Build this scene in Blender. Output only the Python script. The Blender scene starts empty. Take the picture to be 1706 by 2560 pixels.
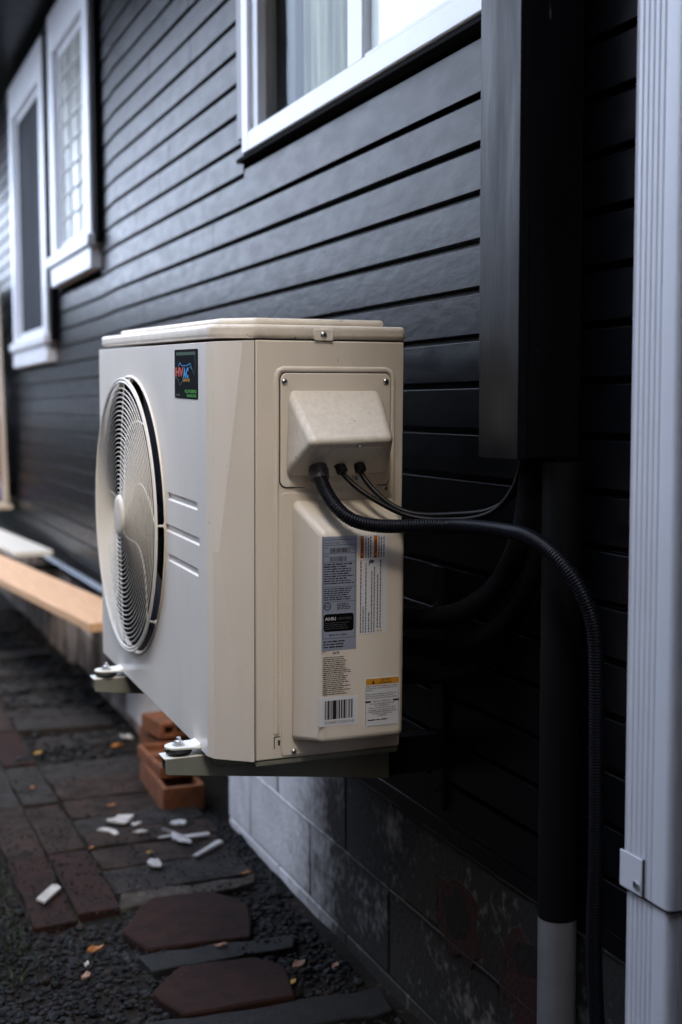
import bpy, bmesh, math, random
from mathutils import Vector, Matrix, noise
from math import sin, cos, pi, radians as R
random.seed(7)
scn = bpy.context.scene
COL = scn.collection

# ------------------------------------------------------------------ camera
CAMZ = 1.26
cd = bpy.data.cameras.new('camera'); cam = bpy.data.objects.new('camera', cd); COL.objects.link(cam)
cd.sensor_fit = 'VERTICAL'; cd.sensor_height = 36.0; cd.sensor_width = 24.0; cd.lens = 45.0
cd.clip_start = 0.05; cd.clip_end = 500
cam.matrix_world = Matrix(((0.92690523, 0.03422037, -0.37373207, 0.0),
                           (-0.37528243, 0.0762112, -0.92377213, 0.0),
                           (-0.00312925, 0.9965043, 0.08348286, CAMZ), (0, 0, 0, 1)))
cd.dof.use_dof = True; cd.dof.focus_distance = 2.28; cd.dof.aperture_fstop = 2.8
scn.camera = cam

# ------------------------------------------------------------------ sky and sun
SKY_STRENGTH = 0.15
SUN_DIR = Vector((0.20, 0.65, -0.70)).normalized()      # the way the light travels
world = bpy.data.worlds.new('World'); scn.world = world; world.use_nodes = True
wn = world.node_tree.nodes; wl = world.node_tree.links
bg = wn['Background']
sky = wn.new('ShaderNodeTexSky'); sky.sky_type = 'NISHITA'; sky.sun_disc = False
sky.sun_elevation = math.asin(-SUN_DIR.z); sky.sun_rotation = math.atan2(-SUN_DIR.x, -SUN_DIR.y)
sky.dust_density = 4.0; sky.air_density = 1.0
hs = wn.new('ShaderNodeHueSaturation'); hs.inputs['Saturation'].default_value = 0.62
wl.new(sky.outputs[0], hs.inputs['Color'])
cl = wn.new('ShaderNodeMix'); cl.data_type = 'RGBA'; cl.inputs['Factor'].default_value = 0.6
cl.inputs['B'].default_value = (30.0, 34.5, 44.0, 1)        # even veil of bright cloud over the clear sky
wl.new(hs.outputs[0], cl.inputs['A']); wl.new(cl.outputs['Result'], bg.inputs['Color'])
bg.inputs['Strength'].default_value = SKY_STRENGTH
sl = bpy.data.lights.new('sun', 'SUN'); sl.energy = 3.2; sl.angle = R(20); sl.color = (1.0, 0.84, 0.64)
so = bpy.data.objects.new('sun', sl); COL.objects.link(so)
so.rotation_euler = SUN_DIR.to_track_quat('-Z', 'Y').to_euler()

scn.view_settings.view_transform = 'Standard'; scn.view_settings.look = 'None'
scn.view_settings.exposure = 0.38; scn.view_settings.gamma = 1.0; scn.view_settings.use_curve_mapping = False

# ------------------------------------------------------------------ materials
def mat(name, col, rough=0.5, metal=0.0, ior=1.45, vary=0.0, scale=8.0, col2=None, bump=0.0, bscale=60.0,
        stretch=(1, 1, 1), speck=None, rvary=0.0, coat=0.0, spec=None, transmission=0.0):
    m = bpy.data.materials.new(name); m.use_nodes = True
    nt = m.node_tree; n = nt.nodes; l = nt.links
    p = n['Principled BSDF']
    p.inputs['Base Color'].default_value = (*col, 1); p.inputs['Roughness'].default_value = rough
    p.inputs['Metallic'].default_value = metal; p.inputs['IOR'].default_value = ior
    p.inputs['Coat Weight'].default_value = coat
    if spec is not None: p.inputs['Specular IOR Level'].default_value = spec
    p.inputs['Transmission Weight'].default_value = transmission
    geo = n.new('ShaderNodeNewGeometry'); mp = n.new('ShaderNodeMapping'); mp.inputs['Scale'].default_value = stretch
    l.new(geo.outputs['Position'], mp.inputs['Vector'])
    cur = None
    if vary > 0 or col2:
        no = n.new('ShaderNodeTexNoise'); no.inputs['Scale'].default_value = scale; no.inputs['Detail'].default_value = 6
        no.inputs['Roughness'].default_value = 0.65
        l.new(mp.outputs[0], no.inputs['Vector'])
        cr = n.new('ShaderNodeValToRGB'); cr.color_ramp.elements[0].position = 0.36; cr.color_ramp.elements[1].position = 0.64
        c2 = col2 or tuple(c * (1 - vary) for c in col)
        cr.color_ramp.elements[0].color = (*c2, 1); cr.color_ramp.elements[1].color = (*col, 1)
        l.new(no.outputs['Fac'], cr.inputs[0]); cur = cr.outputs[0]
    if speck:   # (colour, scale, amount)
        vo = n.new('ShaderNodeTexNoise'); vo.inputs['Scale'].default_value = speck[1]; vo.inputs['Detail'].default_value = 3
        l.new(mp.outputs[0], vo.inputs['Vector'])
        c3 = n.new('ShaderNodeValToRGB'); c3.color_ramp.elements[0].position = speck[2]; c3.color_ramp.elements[1].position = speck[2] + 0.05
        l.new(vo.outputs['Fac'], c3.inputs[0])
        mx = n.new('ShaderNodeMix'); mx.data_type = 'RGBA'
        l.new(c3.outputs[0], mx.inputs['Factor'])
        if cur: l.new(cur, mx.inputs['A'])
        else: mx.inputs['A'].default_value = (*col, 1)
        mx.inputs['B'].default_value = (*speck[0], 1); cur = mx.outputs['Result']
    if cur: l.new(cur, p.inputs['Base Color'])
    if rvary:
        n3 = n.new('ShaderNodeTexNoise'); n3.inputs['Scale'].default_value = scale * 1.7; n3.inputs['Detail'].default_value = 5
        l.new(mp.outputs[0], n3.inputs['Vector'])
        mr = n.new('ShaderNodeMapRange'); mr.inputs['From Min'].default_value = 0.35; mr.inputs['From Max'].default_value = 0.65
        mr.inputs['To Min'].default_value = rough - rvary; mr.inputs['To Max'].default_value = rough + rvary
        l.new(n3.outputs['Fac'], mr.inputs['Value']); l.new(mr.outputs[0], p.inputs['Roughness'])
    if bump:
        nb = n.new('ShaderNodeTexNoise'); nb.inputs['Scale'].default_value = bscale; nb.inputs['Detail'].default_value = 4
        l.new(mp.outputs[0], nb.inputs['Vector'])
        b = n.new('ShaderNodeBump'); b.inputs['Strength'].default_value = bump; b.inputs['Distance'].default_value = 0.003
        l.new(nb.outputs['Fac'], b.inputs['Height']); l.new(b.outputs[0], p.inputs['Normal'])
    return m

M = {}
M['siding'] = mat('dark_siding_paint', (.0035, .0038, .0054), .31, ior=1.22, vary=.35, scale=11, rvary=.035, bump=.22, bscale=26, stretch=(1, .6, 1.6), speck=((.05, .05, .06), 80, .735))
M['chase'] = mat('dark_board_paint', (.0045, .005, .0062), .40, ior=1.25, vary=.4, scale=9, rvary=.1, bump=.25, bscale=40, stretch=(1, 1, .18), speck=((.10, .10, .11), 50, .72))
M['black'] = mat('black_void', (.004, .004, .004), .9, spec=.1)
M['trim'] = mat('white_window_trim', (.74, .75, .78), .35, vary=.08, scale=6)
M['muntin'] = mat('muntin_paint', (.45, .45, .44), .5)
M['trimgray'] = mat('grey_side_trim', (.22, .22, .23), .5, vary=.2, scale=10)
M['unit'] = mat('ivory_powder_coat', (.70, .645, .56), .36, vary=.07, scale=9, stretch=(1, 1, .25), bump=.03, bscale=500, coat=.12, speck=((.40, .35, .28), 150, .735))
M['unitfront'] = mat('pale_powder_coat', (.72, .685, .635), .33, vary=.06, scale=9, stretch=(1, 1, .25), bump=.03, bscale=500, coat=.15, speck=((.42, .37, .30), 150, .735))
M['unitdirty'] = mat('ivory_dusty', (.70, .645, .56), .36, vary=.12, scale=90, bump=.03, bscale=500, speck=((.36, .31, .25), 170, .69))
M['lid'] = mat('ivory_lid', (.70, .645, .56), .38, vary=.14, scale=30, speck=((.14, .11, .07), 90, .70))
M['guard'] = mat('guard_wire', (.68, .655, .60), .35)
M['foot'] = mat('white_bracket_paint', (.72, .73, .68), .3, vary=.1, scale=20)
M['arm'] = mat('bracket_arm_paint', (.19, .20, .17), .4, vary=.15, scale=14)
M['fan'] = mat('fan_plastic', (.005, .007, .018), .4, spec=.3)
M['metal'] = mat('zinc_screw', (.62, .63, .66), .28, metal=1)
M['rubber'] = mat('black_rubber', (.008, .008, .009), .6)
M['conduit'] = mat('black_conduit', (.006, .007, .011), .35, ior=1.27)
M['cable'] = mat('black_cable', (.005, .005, .006), .4, spec=.3)
M['paintpipe'] = mat('painted_pipe', (.004, .0042, .005), .6, spec=.2)
M['gland'] = mat('conduit_fitting', (.045, .042, .05), .4)
M['foam'] = mat('pipe_foam', (.005, .005, .006), .9, spec=.15, bump=.5, bscale=35)
M['pvc'] = mat('white_pvc', (.20, .20, .215), .42, vary=.25, scale=7)
M['down'] = mat('white_downspout', (.70, .72, .78), .38, vary=.05, scale=5, speck=((.3, .3, .3), 60, .76))
M['found'] = mat('foundation_paint_shade', (.70, .68, .69), .8, col2=(.55, .53, .53), scale=9, bump=.8, bscale=70, speck=((.16, .15, .14), 30, .70))
M['farfound'] = mat('brown_foundation', (.34, .29, .26), .9, col2=(.05, .038, .03), scale=5, stretch=(1, 1.6, .5), bump=.8, bscale=60, spec=.2)  # farther blocks, mottled dark brown
M['mortar'] = mat('mortar', (.30, .29, .28), .9, vary=.4, scale=20, bump=.6, bscale=90)
M['red'] = mat('red_brick_exposed', (.045, .012, .009), .9, vary=.6, scale=25, bump=1, bscale=80)
M['tarpatch'] = mat('dark_smear', (.012, .008, .007), .9, vary=.4, scale=30, bump=.8)
M['paver'] = mat('worn_paver', (0.0360, 0.0223, 0.0173), .85, col2=(0.0115, 0.0079, 0.0065), scale=13, bump=.9, bscale=55, speck=((0.0576, 0.0468, 0.0396), 40, .67), rvary=.08, spec=.18)
M['paver2'] = mat('worn_paver_grey', (0.0302, 0.0259, 0.0238), .85, col2=(0.0130, 0.0115, 0.0108), scale=17, bump=.9, bscale=60, speck=((0.0648, 0.0576, 0.0540), 45, .67), rvary=.08, spec=.18)
M['paver3'] = mat('worn_paver_red', (0.0255, 0.0105, 0.0075), .85, col2=(0.0130, 0.0065, 0.0058), scale=20, bump=.7, bscale=90, spec=.18)
M['slab'] = mat('concrete_slab', (0.0180, 0.0180, 0.0194), .7, vary=.4, scale=30, bump=.6, bscale=120, spec=.18)
M['soil'] = mat('dark_soil', (0.0130, 0.0094, 0.0072), .9, col2=(0.0050, 0.0040, 0.0032), scale=16, bump=1.2, bscale=45, speck=((0.0576, 0.0396, 0.0252), 34, .66), spec=.18)
M['gravel'] = [mat('gravel_%s' % k, c, .75, vary=.4, scale=60, spec=.25) for k, c in
               (('slate', (0.0095, 0.0108, 0.0128)), ('grey', (0.0210, 0.0220, 0.0250)), ('dark', (0.0070, 0.0077, 0.0091)), ('tan', (0.0196, 0.0144, 0.0110)))]
M['clay'] = mat('terracotta', (.21, .070, .024), .85, vary=.5, scale=20, bump=.4, bscale=100)
M['wood'] = mat('planed_wood', (.62, .40, .25), .6, col2=(.52, .32, .19), scale=7, stretch=(6, .5, 6), bump=.2, bscale=60)
M['whiteboard'] = mat('white_board', (.62, .60, .55), .45, vary=.1, scale=9)
M['steel'] = mat('galvanised', (.40, .46, .54), .35, metal=.7, vary=.25, scale=16)
M['concrete'] = mat('concrete_block', (.30, .27, .25), .9, col2=(.16, .135, .12), scale=16, bump=.8, bscale=80)
M['edge'] = mat('edging_stone', (.07, .06, .05), .9, col2=(.022, .018, .015), scale=26, bump=1, bscale=50, spec=.2)
M['chip'] = mat('white_debris', (.44, .42, .40), .85, vary=.35, scale=40)
M['leaf'] = mat('orange_leaf', (.34, .13, .03), .6, vary=.4, scale=60)
M['leaf2'] = mat('pink_brown_leaf', (.36, .20, .14), .6, vary=.4, scale=60)
M['leaf3'] = mat('yellow_leaf', (.42, .26, .05), .6, vary=.4, scale=60)
M['grass'] = mat('dark_grass', (.02, .035, .012), .6, vary=.4, scale=30)
M['ply'] = mat('plywood', (.42, .34, .26), .7, vary=.2, scale=7, stretch=(4, 4, .6))
M['cordm'] = mat('orange_cord', (.50, .19, .03), .5)
M['blue'] = mat('blue_plastic', (.03, .05, .35), .5)
M['fence'] = mat('fence_wood', (.07, .05, .04), .8, vary=.4, scale=6, stretch=(3, 3, .4), bump=.5)
M['stucco'] = mat('tan_stucco', (.55, .34, .17), .9, vary=.15, scale=4, bump=.5)
M['roof'] = mat('roof_shingle', (.05, .045, .045), .9, vary=.4, scale=12)
M['curtain'] = mat('pale_curtain', (.80, .84, .80), .8, vary=.08, scale=4, stretch=(1, 3, .3))
M['frosted'] = mat('frosted_pane', (.80, .86, .80), .12, vary=.1, scale=3, col2=(.74, .82, .82))
M['curtain2'] = mat('sheer_curtain', (.40, .40, .32), .9, col2=(.12, .13, .10), scale=4, stretch=(1, 5, .5))
M['curtain3'] = mat('dark_curtain', (.10, .11, .12), .9, vary=.5, scale=4)
M['screen'] = mat('insect_screen', (.035, .036, .042), .8, spec=.15, col2=(.015, .016, .02), scale=1.6, stretch=(1, 2, 1))
M['obscure'] = mat('obscured_glass', (.50, .51, .46), .22, col2=(.26, .27, .25), scale=9, spec=.3)
M['lab_silver'] = mat('silver_label', (.36, .40, .50), .35, metal=.35)
M['lab_white'] = mat('white_label', (.66, .68, .72), .4)
M['lab_black'] = mat('black_label', (.004, .0045, .006), .8, spec=.04)
M['ink'] = mat('black_ink', (.012, .012, .014), .6)
M['ink2'] = mat('faded_ink', (.09, .085, .10), .6)
M['orange'] = mat('orange_print', (.62, .17, .01), .5)
M['amber'] = mat('amber_print', (.60, .28, .02), .5)
M['green'] = mat('green_print', (.03, .28, .02), .5)
M['dgreen'] = mat('dull_green_print', (.02, .07, .03), .5)
M['redp'] = mat('red_print', (.45, .04, .02), .5)
M['bluep'] = mat('blue_print', (.02, .26, .60), .5)
M['inkw'] = mat('white_print', (.5, .5, .52), .5)

# shade on the nearer foundation blocks, put into their colour with a ragged edge
def shade_over(m, y_edge, width, shade_col):
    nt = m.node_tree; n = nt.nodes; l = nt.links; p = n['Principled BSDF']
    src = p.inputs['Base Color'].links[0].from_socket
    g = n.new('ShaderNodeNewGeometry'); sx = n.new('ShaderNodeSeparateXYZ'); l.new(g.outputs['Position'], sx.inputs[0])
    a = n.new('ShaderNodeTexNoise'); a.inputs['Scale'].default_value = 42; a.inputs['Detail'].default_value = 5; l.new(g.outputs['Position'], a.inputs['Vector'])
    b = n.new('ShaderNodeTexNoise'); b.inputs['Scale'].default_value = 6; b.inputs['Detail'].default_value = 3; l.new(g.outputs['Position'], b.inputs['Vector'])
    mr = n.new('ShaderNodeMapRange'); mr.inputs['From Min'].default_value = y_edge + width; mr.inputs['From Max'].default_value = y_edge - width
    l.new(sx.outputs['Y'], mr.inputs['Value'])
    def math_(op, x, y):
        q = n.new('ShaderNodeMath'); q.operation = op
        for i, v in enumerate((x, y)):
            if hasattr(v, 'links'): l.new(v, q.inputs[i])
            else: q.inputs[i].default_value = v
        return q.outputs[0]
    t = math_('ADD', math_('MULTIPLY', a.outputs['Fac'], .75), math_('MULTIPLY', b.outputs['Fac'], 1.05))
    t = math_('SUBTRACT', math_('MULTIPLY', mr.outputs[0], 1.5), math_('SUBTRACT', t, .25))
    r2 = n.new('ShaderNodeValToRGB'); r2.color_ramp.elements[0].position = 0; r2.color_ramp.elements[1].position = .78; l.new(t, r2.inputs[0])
    mx = n.new('ShaderNodeMix'); mx.data_type = 'RGBA'; l.new(r2.outputs[0], mx.inputs['Factor']); l.new(src, mx.inputs['A']); mx.inputs['B'].default_value = (*shade_col, 1)
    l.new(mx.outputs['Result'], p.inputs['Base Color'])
shade_over(M['found'], 3.20, .34, (.020, .019, .017)); shade_over(M['mortar'], 3.20, .34, (.012, .012, .011))

def glass_mat(name, tint, ior):
    m = bpy.data.materials.new(name); m.use_nodes = True; n = m.node_tree.nodes; l = m.node_tree.links
    n.remove(n['Principled BSDF'])
    g = n.new('ShaderNodeBsdfGlossy'); g.inputs['Roughness'].default_value = .04; g.inputs['Color'].default_value = (.9, .95, 1, 1)
    t = n.new('ShaderNodeBsdfTransparent'); t.inputs['Color'].default_value = (*tint, 1)
    fr = n.new('ShaderNodeFresnel'); fr.inputs['IOR'].default_value = ior
    no = n.new('ShaderNodeTexNoise'); no.inputs['Scale'].default_value = 2.5
    b = n.new('ShaderNodeBump'); b.inputs['Strength'].default_value = .15; b.inputs['Distance'].default_value = .01
    l.new(no.outputs['Fac'], b.inputs['Height']); l.new(b.outputs[0], g.inputs['Normal'])
    ge = n.new('ShaderNodeNewGeometry'); iv = n.new('ShaderNodeMath'); iv.operation = 'SUBTRACT'; iv.inputs[0].default_value = 1; l.new(ge.outputs['Backfacing'], iv.inputs[1])
    mu = n.new('ShaderNodeMath'); mu.operation = 'MULTIPLY'; l.new(fr.outputs[0], mu.inputs[0]); l.new(iv.outputs[0], mu.inputs[1])
    mx = n.new('ShaderNodeMixShader'); l.new(mu.outputs[0], mx.inputs[0]); l.new(t.outputs[0], mx.inputs[1]); l.new(g.outputs[0], mx.inputs[2])
    l.new(mx.outputs[0], n['Material Output'].inputs['Surface'])
    return m
M['glass'] = glass_mat('window_glass', (.97, .98, .97), 1.25)
M['glassdark'] = glass_mat('screened_glass', (.93, .95, .92), 1.16)

# ------------------------------------------------------------------ helpers
def link(o, parent=None):
    COL.objects.link(o)
    if parent is not None:
        o.parent = parent
    return o
def tag(o, label=None, cat=None, group=None, kind=None):
    if label: o['label'] = label
    if cat: o['category'] = cat
    if group: o['group'] = group
    if kind: o['kind'] = kind
    return o
def empty(name, loc=(0, 0, 0)):
    o = bpy.data.objects.new(name, None); o.location = loc; o.empty_display_size = .1
    return link(o)
def wloc(p):
    v = Vector((0, 0, 0))
    while p is not None:
        v += p.location; p = p.parent
    return v
def obj(name, bm, m, parent=None, smooth=False, bevel=0, seg=2, sub=0, angle=35):
    """all geometry is given in world coordinates; stored relative to its parent"""
    bmesh.ops.recalc_face_normals(bm, faces=bm.faces)
    if parent is not None:
        bmesh.ops.translate(bm, verts=bm.verts, vec=-wloc(parent))
    me = bpy.data.meshes.new(name); bm.to_mesh(me); bm.free()
    for x in (m if isinstance(m, (list, tuple)) else [m]): me.materials.append(x)
    if smooth:
        for p in me.polygons: p.use_smooth = True
        me.set_sharp_from_angle(angle=R(angle))
    o = bpy.data.objects.new(name, me); link(o, parent)
    if bevel:
        b = o.modifiers.new('bevel', 'BEVEL'); b.width = bevel; b.segments = seg; b.limit_method = 'ANGLE'; b.angle_limit = R(28)
        b.harden_normals = False
        for p in me.polygons: p.use_smooth = True
        me.set_sharp_from_angle(angle=R(60))
    return o
def box(bm, x0, x1, y0, y1, z0, z1):
    vs = [bm.verts.new((x, y, z)) for x in (x0, x1) for y in (y0, y1) for z in (z0, z1)]
    for f in ((0, 1, 3, 2), (4, 6, 7, 5), (0, 4, 5, 1), (2, 3, 7, 6), (0, 2, 6, 4), (1, 5, 7, 3)):
        bm.faces.new([vs[i] for i in f])
    return vs
def B(*boxes):
    bm = bmesh.new()
    for b in boxes: box(bm, *b)
    return bm
def prism(bm, pts, axis, a, b):
    """closed outline pts (2-D) extruded along axis from a to b"""
    def P(p, t):
        if axis == 0: return (t, p[0], p[1])
        if axis == 1: return (p[0], t, p[1])
        return (p[0], p[1], t)
    v0 = [bm.verts.new(P(p, a)) for p in pts]; v1 = [bm.verts.new(P(p, b)) for p in pts]
    n = len(pts)
    bm.faces.new(v0); bm.faces.new(v1[::-1])
    for i in range(n): bm.faces.new((v0[i], v0[(i + 1) % n], v1[(i + 1) % n], v1[i]))
def rrect(x0, x1, z0, z1, r, n=5):
    out = []
    for cx, cz, a0 in ((x1 - r, z1 - r, 0), (x0 + r, z1 - r, 90), (x0 + r, z0 + r, 180), (x1 - r, z0 + r, 270)):
        for k in range(n + 1):
            a = R(a0 + 90 * k / n); out.append((cx + r * cos(a), cz + r * sin(a)))
    return out
def smoothpath(pts, n=8):
    pts = [Vector(p) for p in pts]; P = [pts[0] * 2 - pts[1]] + pts + [pts[-1] * 2 - pts[-2]]
    out = []
    for i in range(1, len(P) - 2):
        for k in range(n):
            t = k / n; a, b, c, d = P[i - 1:i + 3]
            out.append(.5 * ((2 * b) + (c - a) * t + (2 * a - 5 * b + 4 * c - d) * t * t + (-a + 3 * b - 3 * c + d) * t ** 3))
    out.append(pts[-1]); return out
def tube(bm, pts, r, n=8, closed=False, flat=None, caps=True):
    """r number or function of index; flat=(axis, factor)"""
    pts = [Vector(p) for p in pts]; m = len(pts); rings = []
    nrm = None
    for i, p in enumerate(pts):
        a = pts[(i - 1) % m] if (closed or i > 0) else p
        b = pts[(i + 1) % m] if (closed or i < m - 1) else p
        t = (b - a).normalized()
        if nrm is None:
            nrm = t.orthogonal().normalized()
        else:
            nrm = (nrm - t * nrm.dot(t)).normalized()
        bi = t.cross(nrm); rr = r(i) if callable(r) else r
        ring = []
        for k in range(n):
            an = 2 * pi * k / n; d = nrm * cos(an) * rr + bi * sin(an) * rr
            if flat: d[flat[0]] *= flat[1]
            ring.append(bm.verts.new(p + d))
        rings.append(ring)
    for i in range(m if closed else m - 1):
        a, b = rings[i], rings[(i + 1) % m]
        for k in range(n): bm.faces.new((a[k], a[(k + 1) % n], b[(k + 1) % n], b[k]))
    if caps and not closed:
        bm.faces.new(rings[0][::-1]); bm.faces.new(rings[-1])
def lathe(bm, prof, origin, axis, n=20):
    """prof: (radius, along) list"""
    ax = Vector(axis).normalized(); u = ax.orthogonal().normalized(); w = ax.cross(u); o = Vector(origin)
    rings = []
    for r, h in prof:
        if r < 1e-6: rings.append([bm.verts.new(o + ax * h)])
        else: rings.append([bm.verts.new(o + ax * h + u * r * cos(2 * pi * k / n) + w * r * sin(2 * pi * k / n)) for k in range(n)])
    for a, b in zip(rings, rings[1:]):
        for k in range(n):
            q = [a[k % len(a)], a[(k + 1) % n % len(a)] if len(a) > 1 else None, b[(k + 1) % n % len(b)] if len(b) > 1 else None, b[k % len(b)]]
            if len(a) == 1: q = [a[0], b[(k + 1) % n], b[k]]
            elif len(b) == 1: q = [a[k], a[(k + 1) % n], b[0]]
            bm.faces.new([v for v in q if v])
def boolean(o, cutters):
    for c in cutters:
        md = o.modifiers.new('cut', 'BOOLEAN'); md.operation = 'DIFFERENCE'; md.object = c; md.solver = 'EXACT'
    dg = bpy.context.evaluated_depsgraph_get(); dg.update()
    me = bpy.data.meshes.new_from_object(o.evaluated_get(dg)); o.modifiers.clear(); o.data = me
    for c in cutters: bpy.data.objects.remove(c)
def text_bm(bm, s, x, z, size, width=None, plane='side', depth=0.0, rot=False, bold=0, align='LEFT'):
    """adds lettering to bm. side: lies on an x-z plane seen from -y; front: y-z plane seen from -x"""
    cu = bpy.data.curves.new('t', 'FONT'); cu.body = s; cu.size = size; cu.align_x = align; cu.resolution_u = 1; cu.offset = bold
    o = bpy.data.objects.new('t', cu); COL.objects.link(o)
    dg = bpy.context.evaluated_depsgraph_get(); dg.update()
    me = bpy.data.meshes.new_from_object(o.evaluated_get(dg))
    if len(me.vertices):
        xs = [v.co.x for v in me.vertices]; w = max(xs) - min(xs) or 1
        k = (width / w) if width else 1
        for v in me.vertices:
            a, b = v.co.x * k, v.co.y
            if rot: a, b = -b, a
            if plane == 'side': v.co = (x + a, depth, z + b)
            else: v.co = (depth, x - a, z + b)
        bm.from_mesh(me)
    bpy.data.objects.remove(o); bpy.data.curves.remove(cu); bpy.data.meshes.remove(me)
def quad_side(bm, x0, x1, z0, z1, y):
    bm.faces.new([bm.verts.new(p) for p in ((x0, y, z0), (x1, y, z0), (x1, y, z1), (x0, y, z1))])
def ink_lines(bm, x0, x1, z0, z1, n, y, h=.45, rnd=None, words=True, vertical=False):
    """small print too fine to read: rows of word-long strokes"""
    rnd = rnd or random
    dz = (z1 - z0) / n
    for i in range(n):
        zc = z1 - (i + .5) * dz; x = x0; end = x0 + (x1 - x0) * rnd.uniform(.72, 1)
        while x < end:
            w = abs(dz) * rnd.uniform(.9, 3.2) ; e = min(x + w, end)
            hh = abs(dz) * h * rnd.uniform(.75, 1.1) / 2
            quad_side(bm, x, e, zc - hh, zc + hh, y)
            x = e + abs(dz) * .32

# ------------------------------------------------------------------ ground (structure)
G = -.055
bm = bmesh.new()
N = 60
def gh(x, y):
    return G - .022 + .010 * noise.noise(Vector((x * 3, y * 3, 0))) + .006 * noise.noise(Vector((x * 11, y * 11, 2)))
xs = [-60, -20, -6, -2.5, -1.1] + [-1 + 2.3 * i / 46 for i in range(47)] + [1.6, 3, 8, 20, 60]
ys = [-60, -20, -8, -3, -1] + [0 + .09 * i for i in range(90)] + [9, 11, 15, 25, 60, 120]
grid = [[bm.verts.new((x, y, gh(x, y))) for y in ys] for x in xs]
for i in range(len(xs) - 1):
    for j in range(len(ys) - 1):
        bm.faces.new((grid[i][j], grid[i + 1][j], grid[i + 1][j + 1], grid[i][j + 1]))
ground = obj('ground', bm, M['soil'], smooth=True); tag(ground, kind='structure', label='dark damp soil ground of the side yard')

# path of pavers (structure with piece parts)
path = empty('path', (0.7, 3.9, G)); tag(path, kind='structure', label='worn brick and paver path beside the house')
def irregular_slab(name, pts, top, thick, m, parent, jig=.004, bevel=.006, seed=0):
    rn = random.Random(seed); out = []
    n = len(pts)
    for i in range(n):
        a, b = Vector(pts[i]), Vector(pts[(i + 1) % n]); k = max(1, int((b - a).length / .06))
        for j in range(k):
            p = a.lerp(b, j / k); out.append((p.x + rn.uniform(-jig, jig), p.y + rn.uniform(-jig, jig)))
    bm = bmesh.new(); tilt = (rn.uniform(-.012, .012), rn.uniform(-.012, .012)); c = sum((Vector(p) for p in pts), Vector((0, 0))) / n
    v0 = [bm.verts.new((p[0], p[1], top - thick)) for p in out]
    v1 = [bm.verts.new((p[0], p[1], top + tilt[0] * (p[0] - c.x) * 2 + tilt[1] * (p[1] - c.y) * 2)) for p in out]
    bm.faces.new(v1); bm.faces.new(v0[::-1])
    for i in range(len(out)): bm.faces.new((v0[i], v0[(i + 1) % len(out)], v1[(i + 1) % len(out)], v1[i]))
    return obj(name, bm, m, parent, bevel=bevel * .6)
rows = [3.355, 3.555, 3.73, 3.88, 4.03, 4.23, 4.46, 4.71]
sd = 0
for a, b in zip(rows, rows[1:]):
    sd += 1
    xe = 1.10 - (.0 if a > 3.6 else random.uniform(0, .03))
    mm = [M['paver'], M['paver2'], M['paver']][sd % 3]
    irregular_slab('paver', [(.700, a + .007), (xe, a + .007), (xe, b - .007), (.700, b - .007)], G + random.uniform(-.006, .006), .05, mm, path, seed=sd)
for x0, x1, joints in ((.575, .689, [3.24, 3.725, 4.22, 4.72, 5.21, 5.70, 6.19]), (.455, .565, [3.20, 3.715, 4.20, 4.70, 5.19, 5.68, 6.18])):
    for a, b in zip(joints, joints[1:]):
        sd += 1
        irregular_slab('paver', [(x0, a + .006), (x1, a + .006), (x1, b - .006), (x0, b - .006)], G + random.uniform(-.004, .006), .05, [M['paver'], M['paver2'], M['paver3']][sd % 3], path, seed=sd)
for a in (4.98, 5.20, 5.42, 5.75, 6.05, 6.4, 6.8, 7.2):
    sd += 1; irregular_slab('paver', [(.70, a), (1.08, a), (1.08, a + .19), (.70, a + .19)], G + random.uniform(-.02, .004), .05, M['paver2'], path, seed=sd, jig=.012)
irregular_slab('edging_stone', [(.695, 3.262), (1.07, 3.275), (1.10, 3.345), (.70, 3.342)], G - .002, .05, M['edge'], path, jig=.016, seed=91)
irregular_slab('stepping_stone', [(.655, 3.08), (.690, 2.955), (.94, 2.93), (1.0, 3.14), (.925, 3.25), (.76, 3.255)], G + .008, .05, M['paver3'], path, seed=51, jig=.006, bevel=.01)
irregular_slab('stepping_stone', [(.635, 2.73), (.675, 2.60), (.93, 2.585), (.965, 2.73), (.915, 2.81), (.73, 2.825)], G + .008, .05, M['paver3'], path, seed=52, jig=.006, bevel=.01)
irregular_slab('stepping_stone', [(.60, 2.37), (.63, 2.22), (.90, 2.20), (.93, 2.36), (.87, 2.44), (.69, 2.45)], G + .008, .05, M['paver3'], path, seed=53, jig=.006, bevel=.01)
irregular_slab('concrete_slab', [(.66, 2.838), (1.03, 2.832), (1.05, 2.915), (.66, 2.935)], G + .002, .05, M['slab'], path, seed=54, jig=.01)
irregular_slab('concrete_slab', [(.52, 2.465), (1.12, 2.455), (1.13, 2.568), (.58, 2.585)], G + .002, .05, M['slab'], path, seed=55, jig=.01)

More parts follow.
